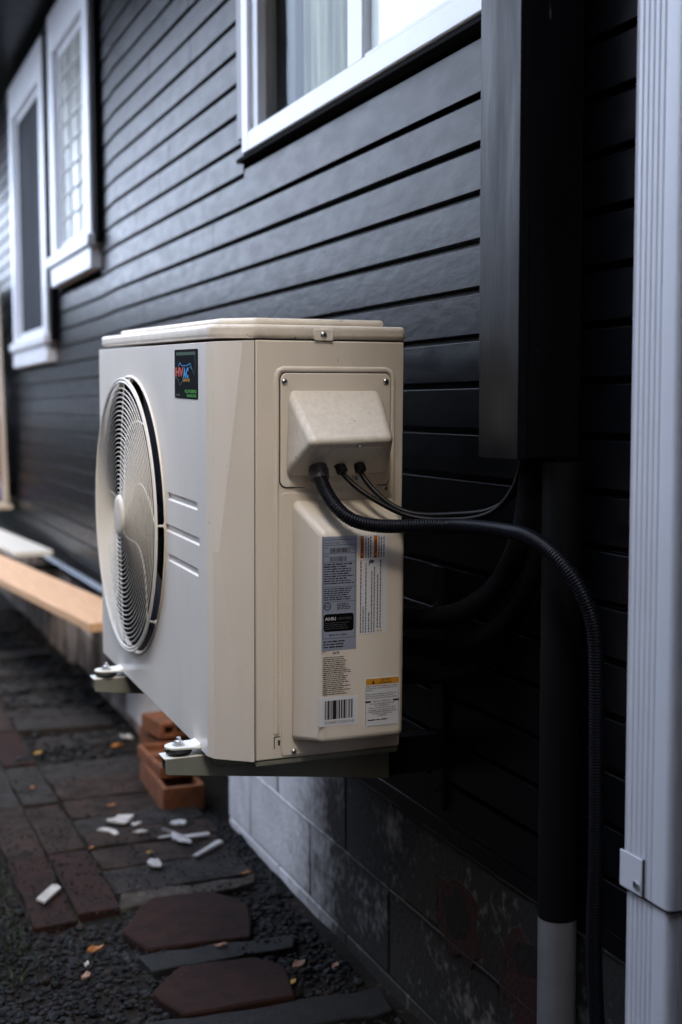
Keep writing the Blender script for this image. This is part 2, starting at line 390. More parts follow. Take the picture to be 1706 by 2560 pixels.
# gravel: nobody could count it
def stones(name, n, area, size, seed, label):
    rn = random.Random(seed)
    ico = bmesh.new(); bmesh.ops.create_icosphere(ico, subdivisions=1, radius=1)
    base = [v.co.copy() for v in ico.verts]; fs = [[v.index for v in f.verts] for f in ico.faces]; ico.free()
    V, Fc, mi = [], [], []
    for _ in range(n):
        x, y = area(rn); s = rn.uniform(*size) * (1.6 if rn.random() < .06 else 1)
        rot = Matrix.Rotation(rn.uniform(0, 6.3), 3, Vector((rn.uniform(-1, 1), rn.uniform(-1, 1), rn.uniform(-1, 1))).normalized())
        sc = Vector((rn.uniform(.7, 1.3), rn.uniform(.7, 1.2), rn.uniform(.45, .8))) * s
        o = Vector((x, y, (gh(x, y) if name != 'crumbs' else G + .002) + s * .35)); k = len(V); mt = rn.choices((0, 1, 2, 3), (5, 2, 5, 2))[0]
        for b in base:
            p = rot @ b; V.append(o + Vector((p.x * sc.x, p.y * sc.y, p.z * sc.z)) * rn.uniform(.82, 1.12))
        for f in fs: Fc.append([i + k for i in f]); mi.append(mt)
    me = bpy.data.meshes.new(name); me.from_pydata(V, [], Fc)
    for x in M['gravel']: me.materials.append(x)
    me.polygons.foreach_set('material_index', mi)
    o = bpy.data.objects.new(name, me); link(o); tag(o, label, 'gravel', kind='stuff'); return o
def ga(rn):
    while True:
        x, y = rn.uniform(-.25, 1.12), rn.uniform(1.9, 3.36)
        if y > 3.2 and .44 < x < .7: continue
        return x, y
stones('gravel', 9000, ga, (.005, .011), 3, 'dark wet gravel around the stepping stones')
stones('rubble', 2600, lambda rn: (rn.choice((rn.uniform(-.2, .45), rn.uniform(1.07, 1.15))), rn.uniform(3.2, 5.2)), (.004, .010), 4, 'loose dirt and stone crumbs along the path edges')
stones('far_gravel', 2500, lambda rn: (rn.uniform(0, 1.15), rn.uniform(4.7, 8.5)), (.008, .022), 5, 'grey gravel and crumbs on the far ground')
stones('crumbs', 2600, lambda rn: (rn.uniform(.44, 1.12), rn.triangular(2.6, 5.2, 3.4)), (.0015, .0042), 8, 'fine dirt crumbs scattered over the pavers')
# grass
rn = random.Random(5); V = []; Fc = []
for _ in range(2600):
    y = rn.uniform(2.9, 5.2); x = .40 + rn.gauss(0, .05) - .02
    if rn.random() < .25: x = rn.choice((.57, .694)) + rn.gauss(0, .004)
    h = rn.uniform(.008, .03); a = rn.uniform(0, 6.3); w = .002
    if .44 < x < 1.1: h *= .4
    k = len(V); z = gh(x, y) + .008
    V += [(x - w * cos(a), y - w * sin(a), z), (x + w * cos(a), y + w * sin(a), z), (x + rn.gauss(0, .010), y + rn.gauss(0, .010), z + h)]; Fc.append((k, k + 1, k + 2))
me = bpy.data.meshes.new('grass'); me.from_pydata(V, [], Fc); me.materials.append(M['grass'])
o = bpy.data.objects.new('grass', me); link(o); tag(o, 'short dark grass and moss along the left edge of the path', 'grass', kind='stuff')

# ------------------------------------------------------------------ house
W = 1.155
house = empty('house', (W, 6, G)); tag(house, 'house side wall with near-black lap siding, white windows and pale block foundation', 'house')
EXP = .0893; Z0 = .41
WIN = [(2.02, 3.60, 1.955, 3.15), (5.74, 6.80, 1.90, 3.22), (6.98, 8.29, 1.49, 3.20)]   # y0 y1 z0 z1 openings incl. casing
YMIN, YMAX, ZTOP = -.6, 13.0, 3.28
def bow(y): return .055 * max(0, min(y, 5.8) - 5.34)
def board(y0, y1, z0, z1, parent):
    bm = bmesh.new(); yy = [y0] + [k for k in (5.34, 5.8) if y0 < k < y1] + [y1]
    rn = random.Random(int(z0 * 1000 + y0 * 77)); dx = rn.uniform(-.0009, .0009)
    prof = [(0, z0), (.0025, z1 - .0115), (.018, z1 - .0115), (.018, z1), (.03, z1), (.03, z0)]
    rings = [[bm.verts.new((W + dx + bow(y) + p[0], y, p[1])) for p in prof] for y in yy]
    for a, b in zip(rings, rings[1:]):
        for k in range(6): bm.faces.new((a[k], a[(k + 1) % 6], b[(k + 1) % 6], b[k]))
    bm.faces.new(rings[0]); bm.faces.new(rings[-1][::-1])
    return obj('siding_board', bm, M['siding'], parent, bevel=.0016, seg=2)
k = 0; z = Z0
while z < ZTOP + .02:
    za, zb = z, z + EXP - .0008
    segs = [(YMIN, YMAX)]
    for (a, b, c, d) in WIN:
        if za < c - .035 < zb and c - .035 < zb - .006:
            board(a + .001, b - .001, za, c - .014 + .0085 - (.05 if c < 1.95 else 0), house) if za + .03 < c - .014 - (.05 if c < 1.95 else 0) else None
        if za < d - .01 and zb > c - .004:
            ns = []
            for s in segs:
                if s[1] <= a or s[0] >= b: ns.append(s)
                else:
                    if s[0] < a: ns.append((s[0], a))
                    if s[1] > b: ns.append((b, s[1]))
            segs = ns
    rn = random.Random(k)
    for s in segs:
        cuts = [s[0]] + [c for c in (rn.uniform(.2, 1.2), rn.uniform(3.9, 5.3), rn.uniform(8.5, 10.5)) if s[0] + .4 < c < s[1] - .4] + [s[1]]
        cuts.sort()
        for a, b in zip(cuts, cuts[1:]): board(a + .0006, b - .0006, za, zb, house)
    k += 1; z += EXP
# drip board under the siding
for a, b in ((YMIN, 4.2), (4.2, 8.0), (8.0, YMAX)):
    obj('skirt_board', B((W + .001, W + .03, a + .001, b - .001, .372, Z0 - .002)), M['siding'], house, bevel=.002)
# sheathing behind
def sheath():
    bm = bmesh.new(); ycuts = [YMIN] + sorted(v for w in WIN for v in (w[0] + .03, w[1] - .03)) + [YMAX]
    x0, x1 = W + .05, W + .07
    box(bm, x0, x1, YMIN, YMAX, .38, 1.49); box(bm, x0, x1, YMIN, YMAX, 3.2, 3.4)
    for i in range(0, len(ycuts), 2): box(bm, x0, x1, ycuts[i], ycuts[i + 1], 1.492, 3.198)
    box(bm, x0, x1, WIN[0][0] + .031, WIN[0][1] - .031, 1.492, WIN[0][2] + .03); box(bm, x0, x1, WIN[1][0] + .031, WIN[1][1] - .031, 1.492, WIN[1][2] + .05)
    return bm
obj('sheathing', sheath(), M['black'], house)
# foundation blocks
FX = 1.162
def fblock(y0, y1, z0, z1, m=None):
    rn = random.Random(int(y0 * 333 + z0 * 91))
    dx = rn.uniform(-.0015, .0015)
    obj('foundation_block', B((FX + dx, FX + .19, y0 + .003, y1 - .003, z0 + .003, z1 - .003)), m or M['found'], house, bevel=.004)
J1 = [-.49 + .513 * i for i in range(9)]      # lower course joints ... 3.10 + ...
low = [3.10 + .51 * i for i in range(-7, 1)] + [3.61, 3.834]; up = [3.36 + .51 * i for i in range(-8, 1)] + [3.834]
dn = [2.85 + .51 * i for i in range(-7, 2)] + [3.834]
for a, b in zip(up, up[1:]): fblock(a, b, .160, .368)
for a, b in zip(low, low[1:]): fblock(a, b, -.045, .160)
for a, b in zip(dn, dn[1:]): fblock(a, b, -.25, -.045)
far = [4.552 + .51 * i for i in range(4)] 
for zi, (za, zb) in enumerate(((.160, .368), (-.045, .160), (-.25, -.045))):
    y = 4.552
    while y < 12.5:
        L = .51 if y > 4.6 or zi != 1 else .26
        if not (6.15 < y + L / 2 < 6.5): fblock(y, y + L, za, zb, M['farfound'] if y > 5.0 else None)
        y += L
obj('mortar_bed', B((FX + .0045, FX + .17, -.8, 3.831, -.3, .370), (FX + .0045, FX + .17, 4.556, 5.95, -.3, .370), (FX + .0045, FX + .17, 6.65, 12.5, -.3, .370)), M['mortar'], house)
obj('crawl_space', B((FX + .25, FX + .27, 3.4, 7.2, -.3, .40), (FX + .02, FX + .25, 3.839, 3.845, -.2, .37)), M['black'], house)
obj('inner_pier', B((FX + .10, FX + .21, 4.70, 4.95, -.2, .37)), M['concrete'], house, bevel=.005)
# mortar smear highlighted on the bed joint and at the base
def smear(y0, y1, z, r, parent, m):
    pts = []; y = y0; rn = random.Random(int(y0 * 10))
    while y < y1: pts.append((FX - .0002, y, z + rn.uniform(-.0012, .0012))); y += .03
    bm = bmesh.new(); tube(bm, pts, r, 6); return obj('mortar_bead', bm, m, parent, smooth=True)
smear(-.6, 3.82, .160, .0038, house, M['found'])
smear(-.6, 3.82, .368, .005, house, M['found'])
# exposed red patches
def patch(yc, zc, ry, rz, seed, m, dx, name):
    rn = random.Random(seed); pts = []
    for i in range(18):
        a = 2 * pi * i / 18; s = 1 + rn.uniform(-.22, .2); pts.append((yc + ry * cos(a) * s, zc + rz * sin(a) * s))
    bm = bmesh.new(); prism(bm, pts, 0, FX - dx, FX + .01); obj(name, bm, m, house, bevel=.001)
patch(2.24, .22, .10, .085, 1, M['red'], .003, 'red_patch'); patch(2.245, .23, .055, .05, 2, M['tarpatch'], .0036, 'dark_smear')
patch(1.98, .20, .085, .10, 3, M['red'], .003, 'red_patch'); patch(1.97, .25, .05, .035, 4, M['tarpatch'], .0036, 'dark_smear')

# eave
obj('soffit', B((.50, W + .2, YMIN, YMAX, 3.285, 3.305)), M['siding'], house)
obj('fascia', B((.475, .499, YMIN, YMAX, 3.27, 3.44)), M['siding'], house)
bm = bmesh.new(); prism(bm, [(.38, 3.30), (.47, 3.30), (.472, 3.40), (.37, 3.40), (.38, 3.34)], 1, YMIN, YMAX); obj('gutter', bm, M['siding'], house)
bm = bmesh.new(); prism(bm, [(.44, 3.442), (5.5, 5.7), (5.5, 5.8), (.42, 3.47)], 1, YMIN, YMAX); obj('roof', bm, M['roof'], house)
obj('end_wall', B((W + .03, 6, YMAX - .1, YMAX, -.1, 3.3), (W + .03, 6, YMIN, YMIN + .1, -.1, 3.3)), M['siding'], house)

# windows
def room(parent, y0, y1, z0, z1, depth=.9):
    x0, x1 = W + .0505, W + depth
    bm = bmesh.new()
    vs = [bm.verts.new(p) for p in ((x0, y0, z0), (x0, y1, z0), (x0, y1, z1), (x0, y0, z1), (x1, y0, z0), (x1, y1, z0), (x1, y1, z1), (x1, y0, z1))]
    for f in ((4, 5, 6, 7), (0, 1, 5, 4), (1, 2, 6, 5), (2, 3, 7, 6), (3, 0, 4, 7)): bm.faces.new([vs[i] for i in f])
    return obj('room_interior', bm, M['screen'], parent)
def curtain(parent, y0, y1, z0, z1, x, m, amp=.012, waves=12, name='curtain'):
    bm = bmesh.new(); n = waves * 8; pr = None
    for i in range(n + 1):
        y = y0 + (y1 - y0) * i / n; xx = x + amp * sin(2 * pi * waves * i / n) + amp * .4 * sin(9.7 * i / n * 3)
        c = (bm.verts.new((xx, y, z0)), bm.verts.new((xx, y, z1)))
        if pr: bm.faces.new((pr[0], c[0], c[1], pr[1]))
        pr = c
    return obj(name, bm, m, parent, smooth=True, angle=80)
# near sliding window
x0 = W - .028
y0, y1, z0, z1 = 2.03, 3.525, 1.967, 3.13
w1 = obj('window', B((x0, W + .06, y0, y0 + .055, z0, z1), (x0, W + .06, y1 - .055, y1, z0, z1), (x0, W + .06, y0 + .0555, y1 - .0555, z0, z0 + .052), (x0, W + .06, y0 + .0555, y1 - .0555, z1 - .055, z1)), M['trim'], house, bevel=.003)
tag(w1, 'near white sliding window with one dark screened half and one frosted half')
obj('side_trim', B((W - .018, W + .03, y1 + .002, y1 + .075, z0 + .05, z1)), M['trimgray'], w1, bevel=.002)
obj('flashing', B((W - .022, W + .028, y0 - .02, y1 + .075, z0 - .014, z0 - .002)), M['black'], w1, bevel=.002)
ix = W - .014
obj('sash_stile', B((ix, ix + .028, y1 - .10, y1 - .0565, z0 + .054, z1 - .057)), M['trim'], w1, bevel=.003)
obj('mullion', B((x0 + .008, ix + .027, 2.672, 2.7605, z0 + .0535, z1 - .0565)), M['trim'], w1, bevel=.004)
obj('sash_rail', B((x0 + .012, ix + .02, y0 + .0565, 2.671, z0 + .0535, z0 + .066)), M['trim'], w1, bevel=.003)
obj('glass_pane', B((W + .03, W + .034, 2.757, y1 - .102, z0 + .054, z1 - .057)), M['glassdark'], w1)
obj('gasket', B((W + .022, W + .0295, 2.7615, y1 - .102, z0 + .0535, z0 + .066)), M['rubber'], w1)
curtain(w1, 2.74, 3.20, z0 + .0, z1, W + .041, M['curtain2'], amp=.004, waves=9)
obj('curtain_post', B((W + .042, W + .06, 3.27, 3.315, z0 + .03, z1 - .03)), M['curtain3'], w1)
obj('glass_pane', B((W + .001, W + .006, y0 + .06, 2.671, z0 + .054, z1 - .058)), M['frosted'], w1)
room(w1, y0, y1, z0, z1)
# tall windows
def tall(yA, yB, zA, zB, dark, label, sill_out=.0, xs=.0):
    X = W - .022
    c = .13; cb = .10
    w = obj('window', B((X, W + .05, yA, yA + c, zA, zB), (X, W + .05, yB - c, yB, zA, zB), (X + .0005, W + .05, yA + c + .0005, yB - c - .0005, zB - .20, zB), (X + .0005, W + .05, yA + c + .0005, yB - c - .0005, zA, zA + .02)), M['trim'], house, bevel=.004)
    tag(w, label)
    obj('sill', B((X - .022, W + .03, yA - .03, yB + .03, zA - .052, zA - .001)), M['trim'], w, bevel=.006)
    obj('apron', B((X - .004, W + .03, yA - .0, yB - .0, zA - .150, zA - .058)), M['trim'], w, bevel=.004)
    obj('shadow_board', B((X + .012, W + .03, yA - .085, yA - .002, zA - .04, zB)), M['black'], w, bevel=.002)
    obj('sash', B((W + .006, W + .035, yA + c + .001, yA + c + .035, zA + .021, zB - .201), (W + .006, W + .035, yB - c - .035, yB - c - .001, zA + .021, zB - .201),
                  (W + .006, W + .035, yA + c + .036, yB - c - .036, zA + .021, zA + .055), (W + .006, W + .035, yA + c + .036, yB - c - .036, zB - .235, zB - .201)), M['trim'], w, bevel=.003)
    ya, yb, za, zb = yA + c + .036, yB - c - .036, zA + .056, zB - .236
    obj('screen_panel' if dark else 'obscured_pane', B((W + .014, W + .018, ya, yb, za, zb)), M['screen' if dark else 'obscure'], w)
    if dark:
        curtain(w, ya + .12, yb, zA, zB, W + .25, M['curtain3'], amp=.02)
    else:
        curtain(w, ya - .03, yb + .03, zA, zB, W + .04, M['curtain'], amp=.008)
        for i in range(1, 8):
            zz = za + (zb - za) * i / 8
            obj('muntin', B((W + .006, W + .0135, ya, yb, zz - .004, zz + .004)), M['muntin'], w)
        for i in (1, 2):
            yy = ya + (yb - ya) * i / 3
            obj('muntin', B((W + .0075, W + .0137, yy - .004, yy + .004, za, zb)), M['muntin'], w)
    room(w, yA, yB, zA, zB)
tall(5.755, 6.79, 2.02, 3.23, False, 'middle white framed window with small panes and pale curtain')
tall(6.99, 8.27, 1.645, 3.20, True, 'farthest white framed window with dark screened glass')

# ------------------------------------------------------------------ boxed pipe chase
chase = empty('pipe_chase', (1.09, 1.87, 1.17)); tag(chase, 'dark painted wooden box chase covering the refrigerant lines on the wall', 'pipe cover')
obj('front_board', B((1.035, 1.053, 1.800, 1.934, 1.17, 3.28)), M['chase'], chase, bevel=.002)
obj('side_board', B((1.0535, W - .002, 1.803, 1.821, 1.172, 3.28)), M['chase'], chase, bevel=.002)
obj('side_board', B((1.0535, W - .002, 1.912, 1.930, 1.172, 3.28)), M['chase'], chase, bevel=.002)
obj('bottom_plate', B((1.054, W - .004, 1.822, 1.86, 1.174, 1.186)), M['chase'], chase)

# ------------------------------------------------------------------ downspout
ds = empty('downspout', (1.12, 1.51, G)); tag(ds, 'white ribbed metal downspout standing in front of the dark siding', 'downspout')
def dprofile(g=0.0, flatrib=False):
    X0, X1, Y0, Y1 = 1.085 - g, 1.148, 1.452 - g, 1.562 + g
    pts = []
    r = .014
    def arc(cx, cy, a0, a1, n=6): 
        for k in range(n + 1):
            a = R(a0 + (a1 - a0) * k / n); pts.append((cx + r * cos(a), cy + r * sin(a)))
    # -x face, from Y1 towards Y0, with six grooves
    pts.append((X0 + .004, Y1)); pts.append((X0, Y1 - .004))
    n = 60; ya, yb = Y1 - .008, Y0 + r + .022
    for k in range(n + 1):
        t = k / n; y = ya + (yb - ya) * t
        d = 0 if flatrib else .0022 * max(0, cos(2 * pi * t * 5.5)) ** 2
        pts.append((X0 + d, y))
    arc(X0 + r, Y0 + r, 180, 270)
    for k in range(1, 30):
        t = k / 30; x = X0 + r + (X1 - X0 - 2 * r) * t; pts.append((x, Y0 + (0 if flatrib else .0018 * max(0, cos(2 * pi * t * 2.5)) ** 2)))
    arc(X1 - r, Y0 + r, 270, 360); arc(X1 - r, Y1 - r, 0, 90)
    return pts
bm = bmesh.new(); prism(bm, dprofile(.0015), 2, .545, 3.26); obj('upper_pipe', bm, M['down'], ds, smooth=True, angle=50)
bm = bmesh.new(); prism(bm, dprofile(-.0018), 2, G + .06, .62); obj('lower_pipe', bm, M['down'], ds, smooth=True, angle=50)
tab = obj('joint_tab', B((1.0805, 1.0832, 1.512, 1.567, .5455, .600)), M['down'], ds, bevel=.0006)
obj('tab_edge', B((1.0815, 1.0834, 1.5085, 1.511, .545, .602)), M['rubber'], ds)
bm = bmesh.new(); lathe(bm, [(0, 0), (.0045, .0003), (.006, .002), (.0055, .004), (.0025, .005), (0, .0045)][::1], (1.0806, 1.523, .560), (-1, 0, 0), 16); obj('rivet', bm, M['metal'], tab, smooth=True)
obj('seam_shadow', B((1.0832, 1.149, 1.4500, 1.5625, .5425, .5452)), M['rubber'], ds)
# elbow out of frame
bm = bmesh.new(); prism(bm, [(1.085, G + .065), (1.148, G + .065), (1.02, G + .0), (.95, G + .0)], 1, 1.456, 1.558); obj('elbow', bm, M['down'], ds)

# ------------------------------------------------------------------ air conditioner
ac = empty('air_conditioner', (0.83, 2.20, .604)); tag(ac, 'ivory outdoor air conditioner unit with round fan guard on wall brackets', 'air conditioner')
PZ0, PZ1 = .612, 1.371
# front panel with faceted corner
bm = bmesh.new()
Fp, Sp = Vector((.640, 2.243)), Vector((.717, 2.200)); ch = Sp - Fp; outn = Vector((ch.y, -ch.x)).normalized()
if outn.y > 0: outn = -outn
def cp(f, o): p = Fp + ch * f + outn * o; return (p.x, p.y)
zm = .995
levels = {PZ0: [(0, 0), (.16, .004), (.90, .003), (1, 0)], zm: [(0, 0), (.16, .010), (.30, .015), (1, 0)], PZ1: [(0, 0), (.16, .003), (.80, .015), (1, 0)]}
cols = []
for zz in (PZ0, zm, PZ1):
    zj = {PZ0: [.0, -.003, -.006, -.007], zm: [0] * 4, PZ1: [0, .001, .003, .004]}[zz]
    ring = [bm.verts.new((*cp(*c), zz + zj[i])) for i, c in enumerate(levels[zz])]
    ring += [bm.verts.new((.717, 3.19, zz)), bm.verts.new((.640, 3.19, zz))]
    cols.append(ring)
for a, b in zip(cols, cols[1:]):
    for k2 in range(6):
        q = (a[k2], a[(k2 + 1) % 6], b[(k2 + 1) % 6], b[k2]); bm.faces.new(q)
bm.faces.new(cols[0][::-1]); bm.faces.new(cols[-1])
fp = obj('front_panel', bm, M['unitfront'], None)
FY, FZ, FR = 2.850, .997, .306
cut = bmesh.new(); lathe(cut, [(0, 0), (FR, 0), (FR, .3), (0, .3)], (.55, FY, FZ), (1, 0, 0), 96); c1 = obj('c', cut, M['unit'])
cs = [c1]
for zt, ya, yb in ((1.070, 2.305, 2.520), (1.005, 2.292, 2.542), (.946, 2.300, 2.522)):
    cut = bmesh.new(); prism(cut, [(.630, zt + .0078), (.6445, zt + .0074), (.6445, zt - .0045), (.6375, zt - .0085), (.630, zt - .0085)], 1, ya, yb); cs.append(obj('c', cut, M['unit']))
boolean(fp, cs)
fp.data.transform(Matrix.Translation(-wloc(ac))); fp.parent = ac
b = fp.modifiers.new('bevel', 'BEVEL'); b.width = .0035; b.segments = 3; b.limit_method = 'ANGLE'; b.angle_limit = R(40)
for p in fp.data.polygons: p.use_smooth = True
fp.data.set_sharp_from_angle(angle=R(10))
bm = bmesh.new(); tube(bm, [(.639, FY + (FR + .004) * cos(2 * pi * i / 96), FZ + (FR + .004) * sin(2 * pi * i / 96)) for i in range(96)], .0026, 8, closed=True)
obj('hole_rim', bm, M['unit'], fp, smooth=True)
bm = bmesh.new(); lathe(bm, [(FR - .0015, .0), (FR - .003, .03), (FR - .006, .0695), (0, .0705)], (.6445, FY, FZ), (1, 0, 0), 64); obj('fan_shroud', bm, M['black'], ac, smooth=True, angle=60)
# fan
bm = bmesh.new(); lathe(bm, [(0, 0), (.05, .004), (.055, .02), (.055, .045)], (.658, FY, FZ), (1, 0, 0), 32)
fan = obj('fan', bm, M['fan'], ac, smooth=True)
for kk in range(3):
    bm = bmesh.new(); prev = None
    for i in range(9):
        t = i / 8; r = .05 + .235 * t; row = []
        for j in range(9):
            s = j / 8; a = 2 * pi * kk / 3 + .5 + (s - .5) * (1.1 + .3 * t) - .35 * t
            row.append(bm.verts.new((.668 + .036 * s, FY + r * cos(a), FZ + r * sin(a))))
        if prev:
            for j in range(8): bm.faces.new((prev[j], prev[j + 1], row[j + 1], row[j]))
        prev = row
    obj('blade', bm, M['fan'], fan, smooth=True)
# guard
GR = .305
def gx(r): return .612 + .009 * (r / GR) ** 2.2
bm = bmesh.new()
for rr in (GR, GR - .007):
    tube(bm, [(gx(rr) + .001, FY + rr * cos(2 * pi * i / 96), FZ + rr * sin(2 * pi * i / 96)) for i in range(96)], .0024, 8, closed=True)
gd = obj('fan_guard', bm, M['guard'], ac, smooth=True, angle=80)
r = .052; 
while r < GR - .012:
    bm = bmesh.new(); n = 96
    tube(bm, [(gx(r), FY + r * cos(2 * pi * i / n), FZ + r * sin(2 * pi * i / n)) for i in range(n)], .00095, 6, closed=True)
    obj('guard_ring', bm, M['guard'], gd, smooth=True, angle=80); r += .0101
for kk in range(8):
    a0 = 2 * pi * kk / 8 + pi / 2; pts = []
    for i in range(15):
        t = i / 14; rr = .04 + (GR - .04) * t; a = a0 + (.62 * sin(pi * t) * (1 if kk % 4 else .0)) * (1 - .25 * t) - .05
        pts.append((gx(rr) + .0026, FY - rr * cos(a) * 1, FZ + rr * sin(a)))
    bm = bmesh.new(); tube(bm, pts, .0014, 6); obj('guard_spoke', bm, M['guard'], gd, smooth=True, angle=80)
bm = bmesh.new(); lathe(bm, [(0, -.003), (.03, -.0025), (.043, -.001), (.047, .003), (.044, .006), (0, .006)], (.610, FY, FZ), (1, 0, 0), 40); obj('hub_cap', bm, M['unit'], gd, smooth=True, angle=50)
for a in (0.03, pi / 2, pi + .03, -pi / 2 + .05, -.75):
    bm = bmesh.new(); c0, s0 = cos(a + pi), sin(a)
    tube(bm, [(gx(GR) + .002, FY + (GR - .01) * c0, FZ + (GR - .01) * s0), (.641, FY + (FR - .004) * c0, FZ + (FR - .004) * s0)], .0025, 6)
    lathe(bm, [(0, -.003), (.006, -.002), (.0065, .004), (0, .004)], (.640, FY + (FR - .004) * c0, FZ + (FR - .004) * s0), (1, 0, 0), 12)
    obj('guard_clip', bm, M['guard'], gd, smooth=True, angle=50)

# cabinet
BY = 3.186
cab = bmesh.new()
pl = [(.7195, 2.2005), (1.003, 2.2005), (1.010, 2.203), (1.0135, 2.211), (1.0135, BY), (.7195, BY)]
prism(cab, pl, 2, .606, 1.3755)
side = obj('side_panel', cab, M['unit'], ac, bevel=.0022)
bm = bmesh.new(); prism(bm, [(.66, 2.26), (.74, 2.222), (1.0, 2.222), (1.0, BY - .02), (.66, BY - .02)], 2, .588, .6055); obj('base_pan', bm, M['arm'], ac, bevel=.003)
bm = bmesh.new(); prism(bm, [(.7205, 2.2035), (1.009, 2.2035), (1.009, 2.23), (.7205, 2.23)], 2, .592, .6055); obj('base_lip', bm, M['arm'], ac, bevel=.004)  # beige lip given a dark colour for the shade below the cover
obj('seam_shadow', B((.7172, .7193, 2.204, 2.25, .606, 1.374)), M['rubber'], ac)
# lid
lp = [(.645, 2.252), (.652, 2.240), (.716, 2.1985), (1.004, 2.1985), (1.012, 2.201), (1.0155, 2.210), (1.0155, BY), (.645, BY - .0)]
bm = bmesh.new(); prism(bm, lp, 2, 1.3785, 1.4035); lid = obj('lid', bm, M['lid'], ac, bevel=.0075, seg=4)
bm = bmesh.new(); prism(bm, [(.68, 2.30), (.73, 2.235), (.985, 2.235), (.985, BY - .06), (.68, BY - .06)], 2, 1.403, 1.4165); obj('raised_centre', bm, M['lid'], lid, bevel=.006, seg=3)
bm = bmesh.new(); prism(bm, rrect(.829, .867, 1.376, 1.397, .004), 1, 2.1955, 2.20); obj('screw_tab', bm, M['unit'], lid, bevel=.0015)
obj('lid_gap', B((.7215, 1.011, 2.2035, 2.22, 1.3757, 1.3783)), M['rubber'], ac)
def screw(x, y, z, r=.0058, parent=None, ax=(0, -1, 0)):
    bm = bmesh.new(); lathe(bm, [(r, -.0005), (r, .0006), (r * .85, .0022), (r * .45, .0032), (0, .0034)], (x, y, z), ax, 18)
    s = obj('screw', bm, M['metal'], parent, smooth=True, angle=60)
    a = Vector(ax); bm = bmesh.new()
    if ax[1]:
        box(bm, x - r * .5, x + r * .5, y - .0038, y - .003, z - r * .1, z + r * .1); box(bm, x - r * .1, x + r * .1, y - .0039, y - .0031, z - r * .5, z + r * .5)
        obj('cross_slot', bm, M['rubber'], s)
    return s
screw(.847, 2.1955, 1.3865, .0062, ac)
# embossed bead around the covers
bead = [(.7585, .655), (.7585, .80), (.7585, 1.00), (.7585, 1.20), (.7585, 1.305), (.7595, 1.314), (.7635, 1.3215), (.771, 1.3245), (.85, 1.3245), (.972, 1.3245), (.9805, 1.3215), (.986, 1.314), (.9875, 1.305), (.9885, 1.1), (.9895, .85), (.990, .64)]
bm = bmesh.new(); tube(bm, [(x, 2.2008, z) for x, z in bead], .0052, 10, flat=(1, .75)); obj('embossed_bead', bm, M['unit'], side, smooth=True, angle=80)
# upper electrical cover plate
bm = bmesh.new(); prism(bm, rrect(.7655, .9815, 1.1115, 1.3175, .012), 1, 2.1965, 2.2004); up_c = obj('terminal_cover', bm, M['unit'], ac, bevel=.0014)
bm = bmesh.new(); prism(bm, rrect(.7640, .9830, 1.1098, 1.3190, .0125), 1, 2.1996, 2.2003); obj('cover_gap', bm, M['ink'], up_c)
bm = bmesh.new(); prism(bm, [(.812, 1.109), (.955, 1.109), (.955, 1.122), (.812, 1.122)], 1, 2.195, 2.1963); obj('cover_flange', bm, M['unit'], up_c, bevel=.0005)
# hood
bm = bmesh.new()
bt = [(.776, 2.1968, 1.290), (.961, 2.1968, 1.290), (.979, 2.1968, 1.128), (.772, 2.1968, 1.128)]     # base corners tl tr br bl
tp = [(.788, 2.094, 1.197), (.944, 2.094, 1.201)]                                              # nose
v = [bm.verts.new(p) for p in bt]; t = [bm.verts.new(p) for p in tp]
bm.faces.new((v[0], v[1], t[1], t[0])); bm.faces.new((v[0], t[0], v[3])); bm.faces.new((v[1], v[2], t[1])); bm.faces.new((t[0], t[1], v[2], v[3])); bm.faces.new((v[0], v[3], v[2], v[1]))
hood = obj('hood', bm, M['unitdirty'], up_c, bevel=.0125, seg=5)
bm = bmesh.new(); 
def under(x, s):   # a point on the hood's underside, s from nose (0) to wall (1)
    return Vector((x, 2.094 + .1028 * s, 1.199 - .071 * s))
nU = Vector((0, -.069, -.0988)).normalized()
pp = [(.835, .17), (.928, .17), (.931, .95), (.812, .95)]
vs = [bm.verts.new(under(a, b) + nU * .0012) for a, b in pp]; vt = [bm.verts.new(under(a, b) - nU * .002) for a, b in pp]
bm.faces.new(vs)
for i in range(4): bm.faces.new((vs[i], vs[(i + 1) % 4], vt[(i + 1) % 4], vt[i]))
obj('knockout_plate', bm, M['unit'], up_c, bevel=.0008)
p = under(.882, .14); bm = bmesh.new(); lathe(bm, [(.0058, 0), (.005, .002), (0, .003)], p + nU * .001, nU, 16); obj('screw', bm, M['metal'], up_c, smooth=True)
for x, z in ((.7725, 1.302), (.9715, 1.303)): screw(x, 2.1963, z, .0058, up_c)
screw(.9725, 2.1985, 1.1045, .0058, ac); screw(.911, 2.194, 1.124, .0052, up_c)
